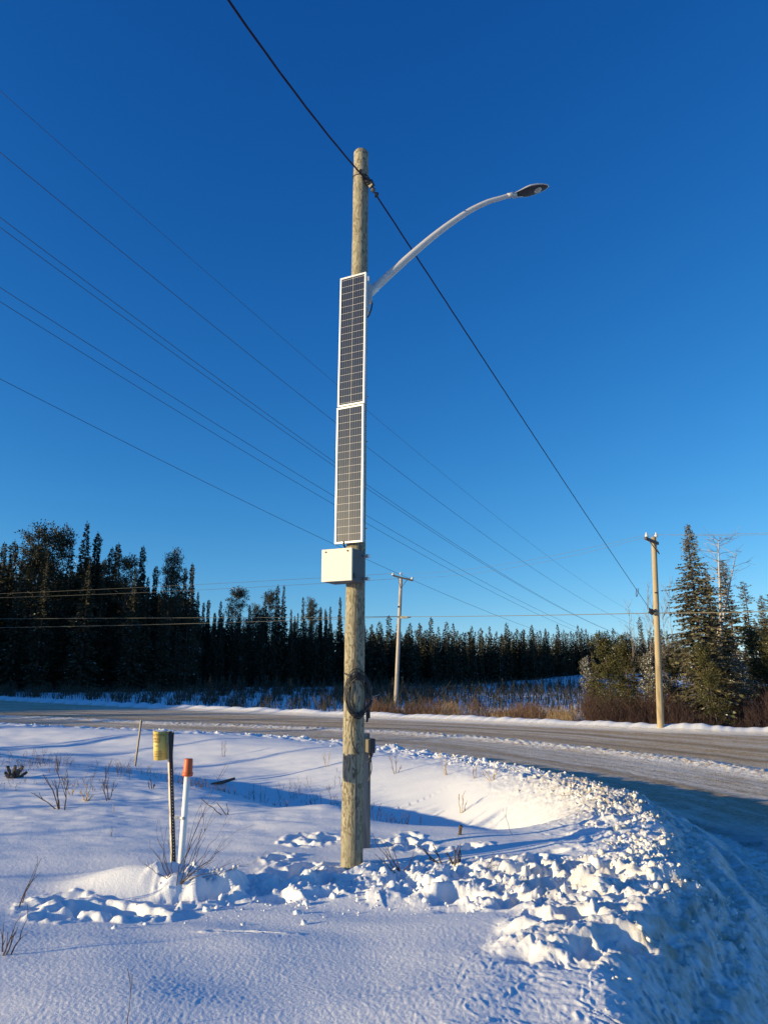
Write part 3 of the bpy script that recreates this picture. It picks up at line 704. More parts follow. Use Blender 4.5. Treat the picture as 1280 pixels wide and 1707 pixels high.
# ------------------------------------------------------------------ utility poles
def utility_pole(pa, pb, Y, r0, r1, mt, lab, arm_a, arm_b, insul, Yarm):
    a = atY(*pa, Y); t_ = atY(*pb, Y); o = empty('utility_pole', a); tag(o, lab, 'utility pole', 'utility poles beyond the road')
    n = 30; MB().tube([Vector((0, 0, -1))]+[(t_-a)*(i/n) for i in range(n+1)]+[(t_-a)*1.004], [r0]+[r0+(r1-r0)*i/n for i in range(n+1)]+[r1*.7], 20).build('pole', mt, o)
    A_ = atY(*arm_a, Yarm[0])-a; B_ = atY(*arm_b, Yarm[1])-a; d_ = B_-A_; q = d_.to_track_quat('X', 'Z').to_matrix()
    arm_ = MB().box((A_+B_)/2, (d_.length, .10, .13), q).build('crossarm', M['arm_wood'], o, .005)
    s = t_-a; low = s*(1-.9/s.length); low = Vector((low.x, min(A_.y, B_.y)*.5+low.y*.5, low.z))
    for kk in (.28, .72):
        if Yarm[2] and kk > .5 and Yarm[2] == 1: kk = .62
        MB().tube([A_+d_*kk+Vector((0, 0, -.05)), low], .022, 6).build('brace', M['dark'], o)
    for (ix, iy, Yi) in insul:
        c = atY(ix, iy, Yi)-a; mb = MB(); k = min(Yi/34*.75, 1.1)
        mb.tube([c-Vector((0, 0, .30)), c-Vector((0, 0, .05))], .014, 6); 
        mb.tube([c-Vector((0, 0, .10)), c-Vector((0, 0, .09)), c-Vector((0, 0, .02)), c+Vector((0, 0, .02)), c+Vector((0, 0, .05)), c+Vector((0, 0, .11)), c+Vector((0, 0, .13))], [.05*k, .10*k, .11*k, .09*k, .05*k, .055*k, .03*k], 14)
        mb.build('insulator', M['porcelain'], o)
    return o, a, t_
upR, aR, tR = utility_pole((1101, 1222), (1089, 896), 34.6, .155, .115, M['pole_far'], 'tan utility pole at the right with the cable fixed to it beside the tall spruce', (1075, 897), (1096, 906), [(1077, 892, 33.6), (1093, 892, 34.9)], (33.3, 34.9, 1))
upC, aC, tC = utility_pole((659, 1186), (668.5, 963), 61, .17, .13, M['pole_grey'], 'thinner grey utility pole with a level crossarm standing by red brush beyond the road', (653.5, 959), (688.5, 968), [(655, 957, 60.5), (668, 956, 61), (687, 964, 60.5)], (60.5, 60.5, 0))
c = atY(1086, 1020, 34.4)-aR; mb = MB(); mb.box(c, (.22, .2, .22), Matrix.Rotation(R(40), 3, 'Y')); mb.box(c+Vector((-.1, 0, .12)), (.06, .1, .14)); mb.build('dead_end_clamp', M['blackmetal'], upR, .02)
c = atY(1093, 988, 34.4)-aR; MB().box(c, (.12, .08, .05)).build('bolt', M['blackmetal'], upR)
c = atY(673.5, 1029, 60.7)-aC; MB().box(c, (.62, .12, .20)).build('cable_splice_box', mat('pale_splice', (.72, .66, .42), .5), upC, .04)
MB().tube([c+Vector((.3, 0, 0)), c+Vector((.55, 0, .02))], .05, 8).build('splice_nose', M['dark'], upC)
MB().box(atY(664.5, 1011.5, 60.7)-aC, (.14, .12, .14)).build('bolt', M['blackmetal'], upC)

# ------------------------------------------------------------------ wires
def catenary(P0, P1, mid=None, n=40, sag=None):
    P0 = Vector(P0); P1 = Vector(P1)
    def pt(t, s): q = P0.lerp(P1, t); q.z -= 4*s*t*(1-t); return q
    if sag is None:
        lo, hi = -12.0, 12.0
        for _ in range(50):
            s = (lo+hi)/2; a, b = 0.0, 1.0
            for _ in range(40):
                t = (a+b)/2
                if proj(pt(t, s))[0] < mid[0]: a = t
                else: b = t
            if proj(pt(a, s))[1] < mid[1]: lo = s
            else: hi = s
        sag = s
    return [pt(i/n, sag) for i in range(n+1)]
def wire(name, pts, r, mt, lab, cat, group=None, n=6):
    o0 = pts[0].copy(); o = MB().tube([p-o0 for p in pts], r, n).build(name, mt); o.location = o0; return tag(o, lab, cat, group)
A_ = atY(360, -30, 4.4); B_ = atY(610, 299, 7.90); Cc = atY(1087, 1022, 34.3)
c1_ = catenary(A_, B_, mid=(485, 145)); c2_ = catenary(B_, Cc, mid=(800, 590), n=70)
ov = empty('overhead_cable', B_); tag(ov, 'thick dark cable from the street lamp pole top down to the right hand pole', 'cable')
allp = c1_[:-1]+c2_
def twist(path, r, off, ph, step=.30, sub=8):
    P = []; L = 0
    for i in range(len(path)-1):
        a, b = path[i], path[i+1]; d = (b-a).length; k = max(1, int(d/(.05 if path[i].y < 12 else .2)))
        for j in range(k):
            t = j/k; p = a.lerp(b, t); s = L+d*t; an = s/step+ph; P.append(p+Vector((math.cos(an)*off, math.cos(an)*off*.3, math.sin(an)*off)))
        L += d
    return P
for ph in (0, 2.1, 4.2): MB().tube([p-B_ for p in twist(allp, .0, .0050, ph)], .0064, 6).build('strand', M['cable'], ov)
mb = MB(); rnd = random.Random(8)
for (px, py, s) in ((601, 285, .03), (606, 296, .035), (613, 301, .05), (617, 305, .055), (619, 309, .05), (622, 317, .04), (628, 325, .04)):
    c = atY(px, py, 7.86+.004*(px-600))-B_; MB().box(c, (s, s*1.1, s*1.3), Matrix.Rotation(rnd.uniform(0, 1.5), 3, 'Y') @ Matrix.Rotation(rnd.uniform(0, 1.5), 3, 'X')).build('cable_clamp', M['black'], ov, .006)
c = atY(1061, 981, 31)-B_; MB().tube(smooth([c, c+Vector((-.06, 0, -.25)), c+Vector((-.02, 0, -.33)), c+Vector((.05, 0, -.1)), c+Vector((.06, 0, 0))], 4), .014, 6).build('tail_loop', M['black'], ov)
# street cable strung pole to pole
Lf = atY(-60, 1047, 70); Lf2 = atY(-60, 1032, 70)
pC = atY(665, 1028, 60.7); pR = atY(1090, 1022, 34.3); pE = atY(1500, 1010, 24)
path = catenary(Lf, pC, mid=(300, 1040), n=40)[:-1]+catenary(pC, pR, mid=(880, 1026), n=40)[:-1]+catenary(pR, pE, mid=(1250, 1020), n=10)
wire('phone_cable', path, .019, M['lit_wire'], 'lowest street cable strung level between the two utility poles in front of the forest', 'cable')
wire('phone_cable', catenary(Lf2, atY(560, 1029, 63), mid=(200, 1030.5), n=40)[:-1]+[atY(560, 1029, 63), pC+Vector((0, 0, .03))], .020, M['lit_wire'], 'pale cable just above the lowest street cable at the left, crossing the dark forest', 'cable')
for i, (y0, ym, pe, lab) in enumerate(((992, 976, (655, 956, 60.5), 'upper pale power line of the pair crossing the dark forest at the left'), (998, 985, (687, 963, 60.5), 'lower pale power line of the pair crossing the dark forest at the left'))):
    pe_ = atY(*pe); nx = atY(1077 if i == 0 else 1093, 891, 33.6 if i == 0 else 34.9); en = atY(1500, 872+6*i, 25)
    pth = catenary(atY(-60, y0, 66), pe_, mid=(300, ym), n=40)[:-1]+catenary(pe_, nx, sag=.5, n=30)[:-1]+catenary(nx, en, sag=.15, n=10); thin = len(catenary(nx, en, sag=.1, n=10))+29; rads = [.013]*(len(pth)-thin)+[.006]*thin
    wire('power_line', pth, rads, M['lit_wire'], lab, 'power line')
TL = [((-20, 133), (560, 640), (1125, 1050), 'faint topmost transmission line'), ((-20, 237), (560, 705), (1125, 1060), 'transmission line second from the top'),
      ((-20, 347), (560, 772), (1130, 1075), 'upper wire of the middle transmission pair'), ((-20, 364), (560, 779), (1130, 1078), 'lower wire of the middle transmission pair'),
      ((-20, 466), (560, 829), (1130, 1092), 'upper wire of the lower transmission pair'), ((-20, 490), (560, 843), (1130, 1096), 'lower wire of the lower transmission pair'),
      ((-20, 621), (535, 897), (1130, 1098), 'single lowest transmission line above the forest')]
for i, (a, mm, e, lab) in enumerate(TL):
    Y0 = 30+2*i
    wire('transmission_line', catenary(atY(*a, Y0), atY(*e, 230), mid=mm, n=120), .013 if i == 0 else .019, M['wirefar'], lab+' falling across the blue sky at the left', 'power line', 'transmission lines crossing the sky', 5)

# ------------------------------------------------------------------ trees
def spruce_mesh(seed, Ht, Wd, whorls, nb, ns, tw, leaf, snow=0.0, bare=.08, power=.8, gappy=.15, droop=.35, tipclub=0.0, topskinny=0.0):
    r = np.random.RandomState(seed); P = []; D = []; Wv = []; S0 = []; S1 = []; Sr = []; mi = []
    for i in range(whorls*nb):
        t = bare+(1-bare)*((i+r.rand())/(whorls*nb))**.9
        if t > .985: continue
        base_L = Wd*((1-t)**power)*(1-topskinny*float(ss(.5, .8, t))*.45)+.02*Wd
        if tipclub: base_L += tipclub*Wd*math.exp(-((t-.93)/.04)**2)
        lump = .84+.20*math.sin(t*17+seed)*math.sin(t*41+2*seed)+.06*math.sin(t*83)
        if r.rand() < gappy: continue
        a = r.rand()*2*math.pi; L = base_L*lump*r.uniform(.6, 1.2)*(1+.22*math.sin(a*2+seed+t*9)); z0 = t*Ht
        dirx, diry = math.cos(a), math.sin(a)
        dr = droop*(1-t*.9)*r.uniform(.6, 1.5); upc = .55*r.uniform(.6, 1.3)*dr + .45*(t > .8)
        n = max(2, int(ns*(L/Wd)**.75)); fine_ = (.6+.4*min(1, (1-t)*2.2))
        s = (np.arange(n)+r.rand(n))/n; s = .1+.9*s
        bx = dirx*L*s; by = diry*L*s; bz = z0 - dr*L*s + upc*L*s*s
        S0.append((0, 0, z0)); S1.append((dirx*L*.95, diry*L*.95, z0-dr*L+upc*L*.95)); Sr.append(.004*Ht/10+.006*L)
        sidea = a + r.choice([-1, 1], n)*np.radians(r.uniform(12, 70, n)); l = tw*r.uniform(.6, 1.3, n)*(1.15-.6*s)*(.5+.5*L/Wd)*fine_
        dz = -r.uniform(-.1, .55, n)*l
        d = np.stack([np.cos(sidea)*l, np.sin(sidea)*l, dz], 1)
        wv = np.cross(d/np.linalg.norm(d, axis=1, keepdims=True), r.randn(n, 3)); wv /= np.linalg.norm(wv, axis=1, keepdims=True)+1e-9
        P.append(np.stack([bx, by, bz], 1)); D.append(d); Wv.append(wv*(tw*.15*fine_*r.uniform(.6, 1.3, (n, 1))))
        sn = (r.rand(n) < snow); mi.append(np.where(sn, 1, 0))
    n = 14; P.append(np.stack([np.zeros(n), np.zeros(n), Ht*(.955+.045*r.rand(n))-.1], 1)); aa = r.rand(n)*6.28; l = tw*.28; D.append(np.stack([np.cos(aa)*l*.5, np.sin(aa)*l*.5, np.full(n, l)], 1)); Wv.append(r.randn(n, 3)*tw*.03); mi.append(np.zeros(n, int))
    P = np.concatenate(P); D = np.concatenate(D); Wv = np.concatenate(Wv); mi = np.concatenate(mi)
    # snow faces lie flatter and a little above
    k = mi == 1; Wv[k] = np.stack([Wv[k][:, 0], Wv[k][:, 1], Wv[k][:, 2]*.2], 1)*1.25; D[k] *= .55; P[k, 2] += .02
    V1, F1 = diamonds(P, D, Wv); V2, F2 = sticks(S0, S1, Sr, .004, 3)
    V, Fc, mm = join([(V1, F1, mi), (V2, F2, 2)])
    return npmesh('crown', V, Fc, [M[leaf], M['snowleaf'], M['bark']], mm)
def trunk_mesh(Ht, r0, seed=0, bark='bark', top=.97):
    r = np.random.RandomState(seed); n = 10; z = np.linspace(-.6/Ht, top, n+1)*Ht; ox = np.cumsum(r.randn(n+1))*.012*Ht/10; oy = np.cumsum(r.randn(n+1))*.012*Ht/10
    mb = MB(); mb.tube([(ox[i]-ox[0], oy[i]-oy[0], z[i]) for i in range(n+1)], [r0*(1-.93*max(0, z[i]/Ht)) for i in range(n+1)], 8)
    me = bpy.data.meshes.new('trunk'); me.from_pydata([tuple(v) for v in mb.v], [], mb.f); me.materials.append(M[bark]); me.update(); return me
def pine_mesh(seed, Ht, Wd, leaf, clumps=46, tufts=26, low=.35, snow=0.0, size=.5, conic=False):
    r = np.random.RandomState(seed); P = []; D = []; S0 = []; S1 = []; Sr = []; S1r = []
    for i in range(clumps):
        t = low+(1-low)*r.rand()**.85; a = r.rand()*2*math.pi
        prof = math.sin(math.pi*min(1, (t-low)/(1-low)*.85+.12))**.6
        if conic: prof = (1.02-(t-low)/(1-low))**.85
        L = Wd*prof*r.uniform(.3, 1.15); z0 = t*Ht - .25*L; e = np.array([math.cos(a)*L, math.sin(a)*L, t*Ht+.28*L*r.rand()])
        S0.append((0, 0, max(.2, z0))); S1.append(e); Sr.append(.012+.012*L); S1r.append(.008)
        for q in range(3):
            c = e + r.randn(3)*np.array([.38, .38, .22])*size*1.6 - np.array([e[0], e[1], 0])*.12*q
            S0.append(e*.75+np.array([0, 0, z0])*.25*np.array([0, 0, 1])); S0[-1] = (e*.7+np.array([0, 0, z0*.3])); S1.append(c); Sr.append(.012); S1r.append(.006)
            pp = c + r.randn(tufts, 3)*np.array([.32, .32, .20])*size; dd = r.randn(tufts, 3)+np.array([math.cos(a)*.6, math.sin(a)*.6, .9])
            dd /= np.linalg.norm(dd, axis=1, keepdims=True); P.append(pp); D.append(dd*r.uniform(.14, .32, (tufts, 1))*size*1.3)
    P = np.concatenate(P); D = np.concatenate(D); W = np.cross(D, r.randn(*D.shape)); W /= np.linalg.norm(W, axis=1, keepdims=True); W *= .045*size*1.4
    mi = (r.rand(len(P)) < snow).astype(int)
    V1, F1 = diamonds(P, D, W); V2, F2 = sticks(S0, S1, Sr, S1r, 3); V, Fc, mm = join([(V1, F1, mi), (V2, F2, 2)])
    return npmesh('crown', V, Fc, [M[leaf], M['snowleaf'], M['bark']], mm)
def twigs(seed, P0, d0, L, r0, depth, spread=.5, nk=4, curve=.12, up=.15, out=None, seg=4, minr=.0012):
    """recursive bare branching; returns segment lists"""
    if out is None: out = ([], [], [], [])
    r = seed if not isinstance(seed, int) else np.random.RandomState(seed)
    p = np.array(P0, float); d = np.array(d0, float); d /= np.linalg.norm(d); joints = []
    for i in range(seg):
        q = p + d*L/seg; ra = max(minr, r0*(1-.75*i/seg)); rb = max(minr, r0*(1-.75*(i+1)/seg))
        out[0].append(p); out[1].append(q); out[2].append(ra); out[3].append(rb)
        joints.append((q, d.copy(), rb)); p = q; d = d + r.randn(3)*curve + np.array([0, 0, up*.3]); d /= np.linalg.norm(d)
    if depth > 0:
        for k in range(nk):
            j = joints[r.randint(0 if depth > 1 else 0, seg)]; o = r.randn(3); o -= j[1]*o.dot(j[1]); o /= np.linalg.norm(o)
            nd = j[1] + o*spread*r.uniform(.7, 1.4) + np.array([0, 0, up]); twigs(r, j[0], nd, L*r.uniform(.35, .62), j[2]*.75, depth-1, spread, nk, curve, up, out, max(2, seg-1), minr)
    return out
def tmesh(name, o, m, n=3):
    V, Fc = sticks(o[0], o[1], o[2], o[3], n); return npmesh(name, V, Fc, [M[m]])
def tree_root(name, loc, label, cat, group=None, rz=0, sc=(1, 1, 1), tilt=(0, 0)):
    o = empty(name, loc, rz); o.scale = sc; o.rotation_euler = (tilt[0], tilt[1], rz); return tag(o, label, cat, group)
kinds = {}
for i in range(5):
    Ht = 16.0
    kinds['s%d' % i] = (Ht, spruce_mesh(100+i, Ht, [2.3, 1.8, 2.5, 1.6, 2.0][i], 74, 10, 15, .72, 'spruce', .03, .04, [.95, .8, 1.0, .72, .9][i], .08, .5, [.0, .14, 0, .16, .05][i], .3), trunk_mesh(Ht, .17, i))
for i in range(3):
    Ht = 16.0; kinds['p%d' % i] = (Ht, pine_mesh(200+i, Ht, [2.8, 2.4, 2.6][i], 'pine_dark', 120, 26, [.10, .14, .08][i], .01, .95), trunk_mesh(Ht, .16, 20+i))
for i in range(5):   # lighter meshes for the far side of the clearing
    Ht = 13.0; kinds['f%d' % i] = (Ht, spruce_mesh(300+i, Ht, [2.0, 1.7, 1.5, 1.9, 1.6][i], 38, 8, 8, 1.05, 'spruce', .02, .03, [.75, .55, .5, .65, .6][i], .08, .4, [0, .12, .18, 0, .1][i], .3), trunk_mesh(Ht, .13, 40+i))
protos = {}
def place(kind, name, loc, height_, label, cat, group, wscale=1.0, rz=None, tilt=(0, 0), parts=True):
    Ht, cm, tm = kinds[kind]; s = height_/Ht
    o = tree_root(name, loc, label, cat, group, rnd.uniform(0, 6.28) if rz is None else rz, (s*wscale, s*wscale, s), tilt)
    c = link('crown', cm, o); t_ = link('trunk', tm, o); return o
rnd = random.Random(77)
def forest_x(px, D):
    """ground point at picture column px, D metres ahead"""
    x = (px-640)/F*D*1.01; return x
def topz(px, row, D): return atY(px, row, D).z
FG = 'spruce and pine trees in the shaded forest beyond the road'
left = [  # column, top row, distance, kind, width, label
    (-18, 905, 92, 's0', 1.1, None), (6, 903, 94, 's1', 1.0, 'narrow dark spruce standing at the left edge of the picture'), (22, 899, 97, 's3', 1.0, 'thin spruce just right of the leftmost spruce'), (40, 912, 93, 's2', .9, None),
    (62, 883, 96, 'p1', .85, 'broad grey green pine with a ragged crown left of the tallest spruce'), (97, 889, 98, 'p2', .8, 'pine with a rounded open crown touching the tallest spruce'), (80, 915, 92, 's4', .9, None), (118, 905, 96, 's2', 1.0, None),
    (141, 869, 97, 's0', 1.15, 'tallest dark spruce in the forest at the left'), (161, 886, 99, 's3', 1.0, 'slim spruce right beside the tallest spruce'), (150, 925, 93, 's2', 1.1, None), (176, 930, 97, 's4', .9, None),
    (186, 911, 100, 's1', .95, 'first of two close spruces between the tallest spruce and the round pine'), (196, 904, 102, 's3', .95, 'second and taller of two close spruces left of the round pine'), (214, 932, 99, 'p0', .75, 'low dark round pine between two pairs of spires'), (238, 909, 102, 's1', 1.0, 'lone spruce spire with gaps low in its crown'),
    (228, 945, 96, 's2', .9, None), (262, 941, 103, 's3', .8, 'short spruce with a club shaped tip'), (250, 960, 98, 's4', .9, None), (290, 924, 104, 'p1', .62, 'pine with a flat ragged top left of the twin spires'), (280, 962, 99, 's0', .8, None),
    (311, 945, 106, 's1', .8, 'left of the twin spires where the tall forest ends'), (322, 938, 108, 's3', .85, 'right of the twin spires where the tall forest ends'), (302, 975, 101, 's2', .8, None), (334, 985, 112, 's4', .8, None)]
for (px, row, D, k, ws, lab) in left:
    x = forest_x(px, D); z = H(x, D); h_ = topz(px, row, D)-z
    place(k, 'pine_tree' if k[0] == 'p' else 'spruce_tree', (x, D, z), h_, lab or 'dark conifer inside the tall forest edge at the left beyond the road', 'tree', FG, ws)
for i in range(34):   # second and third ranks of the tall stand
    px = rnd.uniform(-40, 330); D = rnd.uniform(104, 128); x = forest_x(px, D); z = H(x, D)
    env = np.interp(px, [-40, 60, 140, 200, 260, 330], [915, 905, 900, 930, 955, 970])+rnd.uniform(28, 62)
    place(rnd.choice(['s0', 's1', 's2', 's4', 'p0', 'p2']), 'spruce_tree', (x, D, z), topz(px, env, D)-z, 'dark conifer inside the tall forest edge at the left beyond the road', 'tree', FG, rnd.uniform(.9, 1.15))
mid = [(344, 1003, 128, 's1', .8), (352, 998, 131, 's3', .8), (372, 1001, 130, 's4', .85), (362, 1020, 124, 's0', .8), (386, 1010, 132, 's2', .8), (401, 984, 133, 'p0', .8), (420, 1008, 136, 's1', .8), (432, 1012, 138, 'p1', .7), (445, 985, 140, 's2', .75), (453, 990, 141, 'p2', .6),
       (465, 974, 143, 's1', .8), (475, 974, 144, 's0', .8), (488, 1015, 146, 's4', .8), (507, 994, 149, 's2', .8), (522, 1002, 152, 'p1', .6), (536, 1010, 154, 's3', .7), (544, 1014, 155, 's1', .7), (552, 1010, 158, 's4', .75), (568, 994, 160, 's1', .75), (580, 1024, 162, 's2', .8), (594, 1018, 164, 's3', .8)]
midlab = {401: 'wide round topped pine standing above the shorter middle forest', 465: 'left of two tall adjacent spires in the middle forest', 475: 'right of two tall adjacent spires in the middle forest', 568: 'single tall spire just left of the street lamp pole',
          507: 'pointed spruce between the two adjacent spires and the street lamp pole'}
for (px, row, D, k, ws) in mid:
    x = forest_x(px, D); z = H(x, D)
    place(k, 'pine_tree' if k[0] == 'p' else 'spruce_tree', (x, D, z), topz(px, row, D)-z, midlab.get(px, 'dark conifer of the middle forest edge left of the street lamp pole'), 'tree', FG, ws)
for i in range(46):
    px = rnd.uniform(325, 610); D = np.interp(px, [325, 610], [116, 160])+rnd.uniform(-4, 14); x = forest_x(px, D); z = H(x, D)
    place(rnd.choice(['s0', 's1', 's2', 's3', 's4']), 'spruce_tree', (x, D, z), topz(px, rnd.uniform(1018, 1046)+.0, D)-z, 'dark conifer of the middle forest edge left of the street lamp pole', 'tree', FG, rnd.uniform(.8, 1.05))
FG2 = 'distant spruces along the far side of the clearing'
tall2 = {620: 1040, 633: 1036, 648: 1026, 662: 1040, 683: 1038, 700: 1042, 717: 1028, 729: 1044, 742: 1036, 753: 1038, 783: 1043, 798: 1046, 812: 1043, 840: 1038, 867: 1048, 881: 1041, 903: 1047, 923: 1040, 960: 1052, 990: 1056}
px = 612.0; used_t = sorted(tall2)
cols = [(p, tall2[p]) for p in used_t]
while px < 1120:
    cols.append((px, 1053+rnd.uniform(-5, 9)-(rnd.random() < .15)*rnd.uniform(4, 12)+max(0, (px-900)*.03))); px += rnd.uniform(2.9, 5.2)
for (px, row) in cols:
    D = np.interp(px, [600, 1000, 1120], [172, 262, 285])+rnd.uniform(-6, 8); x = forest_x(px, D); z = H(x, D)
    place(rnd.choice(['f0', 'f1', 'f2', 'f3', 'f4']), 'spruce_tree', (x, D, z), topz(px, row, D)-z, 'small distant spruce in the row across the far side of the clearing', 'tree', FG2, rnd.uniform(.65, .95) if row > 1045 else rnd.uniform(.8, 1.05))
# the rest of the wood, which nobody could count: one object
def merged_forest(name, spots, label, leaf='spruce', snow=.03):
    r = np.random.RandomState(9); Vs = []; Fs = []; Ms = []; o = 0; srcs = []
    for i in range(3):
        me = spruce_mesh(500+i, 13, 2.0, 20, 7, 7, 1.6, leaf, snow, .04, .7, .1, .4); v = np.zeros(len(me.vertices)*3, np.float32); me.vertices.foreach_get('co', v); v = v.reshape(-1, 3)
        f = np.zeros(len(me.polygons)*4, np.int32); me.loops.foreach_get('vertex_index', f); f = f.reshape(-1, 4); mi = np.zeros(len(f), np.int32); me.polygons.foreach_get('material_index', mi)
        V2, F2 = sticks([(0, 0, -.5)], [(0, 0, 12.5)], .13, .02, 4); f = np.concatenate([f, F2+len(v)]); v = np.concatenate([v, V2]); mi = np.concatenate([mi, np.full(len(F2), 2)]); srcs.append((v, f, mi))
    for (x, y, z, h) in spots:
        v, f, mi = srcs[r.randint(3)]; a = r.rand()*6.28; s = h/13; q = v.copy(); q[:, 0] = (v[:, 0]*math.cos(a)-v[:, 1]*math.sin(a))*s*1.05+x; q[:, 1] = (v[:, 0]*math.sin(a)+v[:, 1]*math.cos(a))*s*1.05+y; q[:, 2] = v[:, 2]*s+z
        Vs.append(q); Fs.append(f+o); Ms.append(mi); o += len(q)
    me = npmesh(name, np.concatenate(Vs), np.concatenate(Fs), [M[leaf], M['snowleaf'], M['bark']], np.concatenate(Ms))
    return tag(link(name, me), label, 'forest', kind='stuff')
sp_ = []
for i in range(560):
    px = rnd.uniform(-60, 1130); f0 = np.interp(px, [-60, 330, 610, 1000, 1130], [100, 116, 168, 268, 290]); D = f0+6+rnd.random()**1.5*45
    x = forest_x(px, D); row = np.interp(px, [-60, 140, 330, 345, 610, 1130], [950, 950, 1000, 1036, 1052, 1068])+rnd.uniform(0, 25)
    z = float(height(np.array([x]), np.array([D]))[0][0]); sp_.append((x, D, z, max(4, topz(px, row, D)-z)))
for i in range(130):   # out of frame to the left, where the low sun comes from
    a = rnd.random(); x = -52-a*70+rnd.uniform(-12, 0); y = 88-a*6+rnd.uniform(-4, 42); z = H(x, y); sp_.append((x, y, z, rnd.uniform(14, 18)))
merged_forest('forest', sp_, 'deep shaded conifer forest filling in behind the front trees')
# a small stand out of frame at the left that shades the far left of the road and field
lt = []
def at_s(x, s): return (s+x*.309)/.951
for i in range(34):
    x = rnd.uniform(-98, -78); s_ = rnd.uniform(43, 60); y = at_s(x, s_); lt.append((x, y, H(x, y), rnd.uniform(8.5, 12.5)))
for i in range(170):
    x = rnd.uniform(-118, -84); s_ = rnd.uniform(60, 104); y = at_s(x, s_); lt.append((x, y, H(x, y), rnd.uniform(15, 19)))
for (x, y, h_) in ((-17.5, 5.4, 2.1), (-18.3, 5.7, 1.9), (-20, 7.7, 2.3), (-20.6, 8.3, 2.5), (-22, 10.8, 2.7), (-23, 11.6, 2.6), (-20, 6.5, 2.9), (-16, 3.4, 1.9), (-21, 13.5, 2.4), (-23, 15.5, 3.3), (-30, 17, 4.0), (-27, 21, 4.4), (-34, 25, 5.4)): lt.append((x, y, H(x, y), h_))
merged_forest('tree_stand', lt, 'scattered conifers beyond the left side of the field')

# ---- right hand group
RG = 'trees and bushes on the right bank of the road'
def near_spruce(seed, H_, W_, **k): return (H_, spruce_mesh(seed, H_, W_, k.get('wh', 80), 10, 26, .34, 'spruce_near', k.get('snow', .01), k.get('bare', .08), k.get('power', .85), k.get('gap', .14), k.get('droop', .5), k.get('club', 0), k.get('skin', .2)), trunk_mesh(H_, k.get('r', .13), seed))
kinds['n0'] = near_spruce(700, 10, 2.5, wh=85, power=.85, skin=.35); kinds['n1'] = near_spruce(701, 10, 1.6, power=.75, wh=65); kinds['n2'] = near_spruce(702, 10, 1.35, power=.55, gap=.3, droop=.3, wh=48, club=.1)
kinds['n3'] = near_spruce(703, 10, 1.2, power=.5, gap=.42, droop=.25, bare=.2, wh=30, club=.25)
kinds['q0'] = (6, pine_mesh(710, 6, 1.25, 'pine', 85, 34, .08, .006, .40, True), trunk_mesh(6, .08, 710)); kinds['q1'] = (6, pine_mesh(711, 6, 1.1, 'pine', 80, 34, .1, .01, .38, True), trunk_mesh(6, .07, 711))
kinds['q2'] = (6, pine_mesh(712, 6, 1.3, 'spruce_near', 90, 30, .06, .16, .36, True), trunk_mesh(6, .07, 712))
def right(k, name, pxb, D, pxt, row, lab, ws=1.0, cat='tree'):
    x = forest_x(pxb, D); z = H(x, D); p = atY(pxt, row, D); h_ = p.z-z; lean = math.atan2(p.x-x, h_)
    return place(k, name, (x, D, z-.1), h_+.1, lab, cat, RG, ws, tilt=(0, lean), rz=0)
right('n0', 'spruce_tree', 1160, 38.5, 1144, 871, 'tallest sunlit spruce, just right of the right hand utility pole', 1.12)
right('n1', 'spruce_tree', 1184, 41, 1174, 944, 'shorter narrow spruce close behind the tallest sunlit spruce', 1.0)
right('n2', 'spruce_tree', 1216, 47, 1200, 930, 'dark spruce with a gappy crown behind the bare white snags', 1.1)
right('n3', 'spruce_tree', 1240, 50, 1238, 967, 'lone open spruce between the snags and the right edge', 1.15)
right('n2', 'spruce_tree', 1262, 46, 1266, 990, 'ragged spruce second from the right edge of the picture', 1.0)
right('n3', 'spruce_tree', 1288, 44, 1282, 988, 'dark spruce cut by the right edge of the picture', 1.2)
right('n1', 'spruce_tree', 1255, 52, 1256, 1030, 'small spruce low between taller ones near the right edge', .9)
right('n2', 'spruce_tree', 1066, 42, 1064, 1026, 'small dark spruce with a thin tip left of the right hand pole', .75)
right('q0', 'pine_tree', 1006, 41, 1004, 1062, 'yellow green young pine at the left end of the roadside brush', 1.15)
right('q1', 'pine_tree', 1035, 43, 1036, 1058, 'second young pine from the left end of the roadside brush', 1.0)
right('q1', 'pine_tree', 1118, 42, 1118, 1080, 'green bushy pine filling in left of the tallest sunlit spruce', .95)
right('q0', 'pine_tree', 1172, 36.5, 1168, 1075, 'green bushy pine in front of the tallest sunlit spruce', .9)
right('q1', 'pine_tree', 1205, 41, 1208, 1052, 'green bushy pine below the bare white snags', 1.1)
right('q2', 'spruce_bush', 1226, 38, 1228, 1090, 'bushy young spruce dusted with snow near the right edge', 1.15)
right('q0', 'pine_tree', 1252, 40, 1250, 1050, 'green pine right of the snow dusted bush', 1.05)
right('q1', 'pine_tree', 1282, 38, 1280, 1060, 'green pine low at the right edge of the picture', 1.1)
right('q2', 'spruce_bush', 1075, 40, 1078, 1092, 'dark young spruce dusted with snow left of the right hand pole', .95)
right('q1', 'pine_tree', 1310, 41, 1312, 1040, 'green pine mostly outside the right edge', 1.2)
for i, (px, D, row) in enumerate([(985, 47, 1085), (1018, 46, 1078), (1050, 45, 1085), (1092, 47, 1090), (1106, 49, 1070), (1134, 46, 1060), (1150, 47, 1050), (1188, 48, 1040), (1196, 44, 1085), (1218, 46, 1062), (1238, 45, 1070), (1247, 48, 1045), (1268, 46, 1055), (1276, 50, 1030), (1296, 46, 1040), (975, 52, 1098), (1030, 55, 1075)]):
    right(['n1', 'q1', 'n2', 'q2', 'n1', 'n3'][i % 6], 'pine_tree' if i % 6 == 1 else 'spruce_tree', px, D, px+rnd.uniform(-3, 3), row, 'olive green young conifer in the thicket behind the roadside brush at the right', rnd.uniform(.85, 1.15))
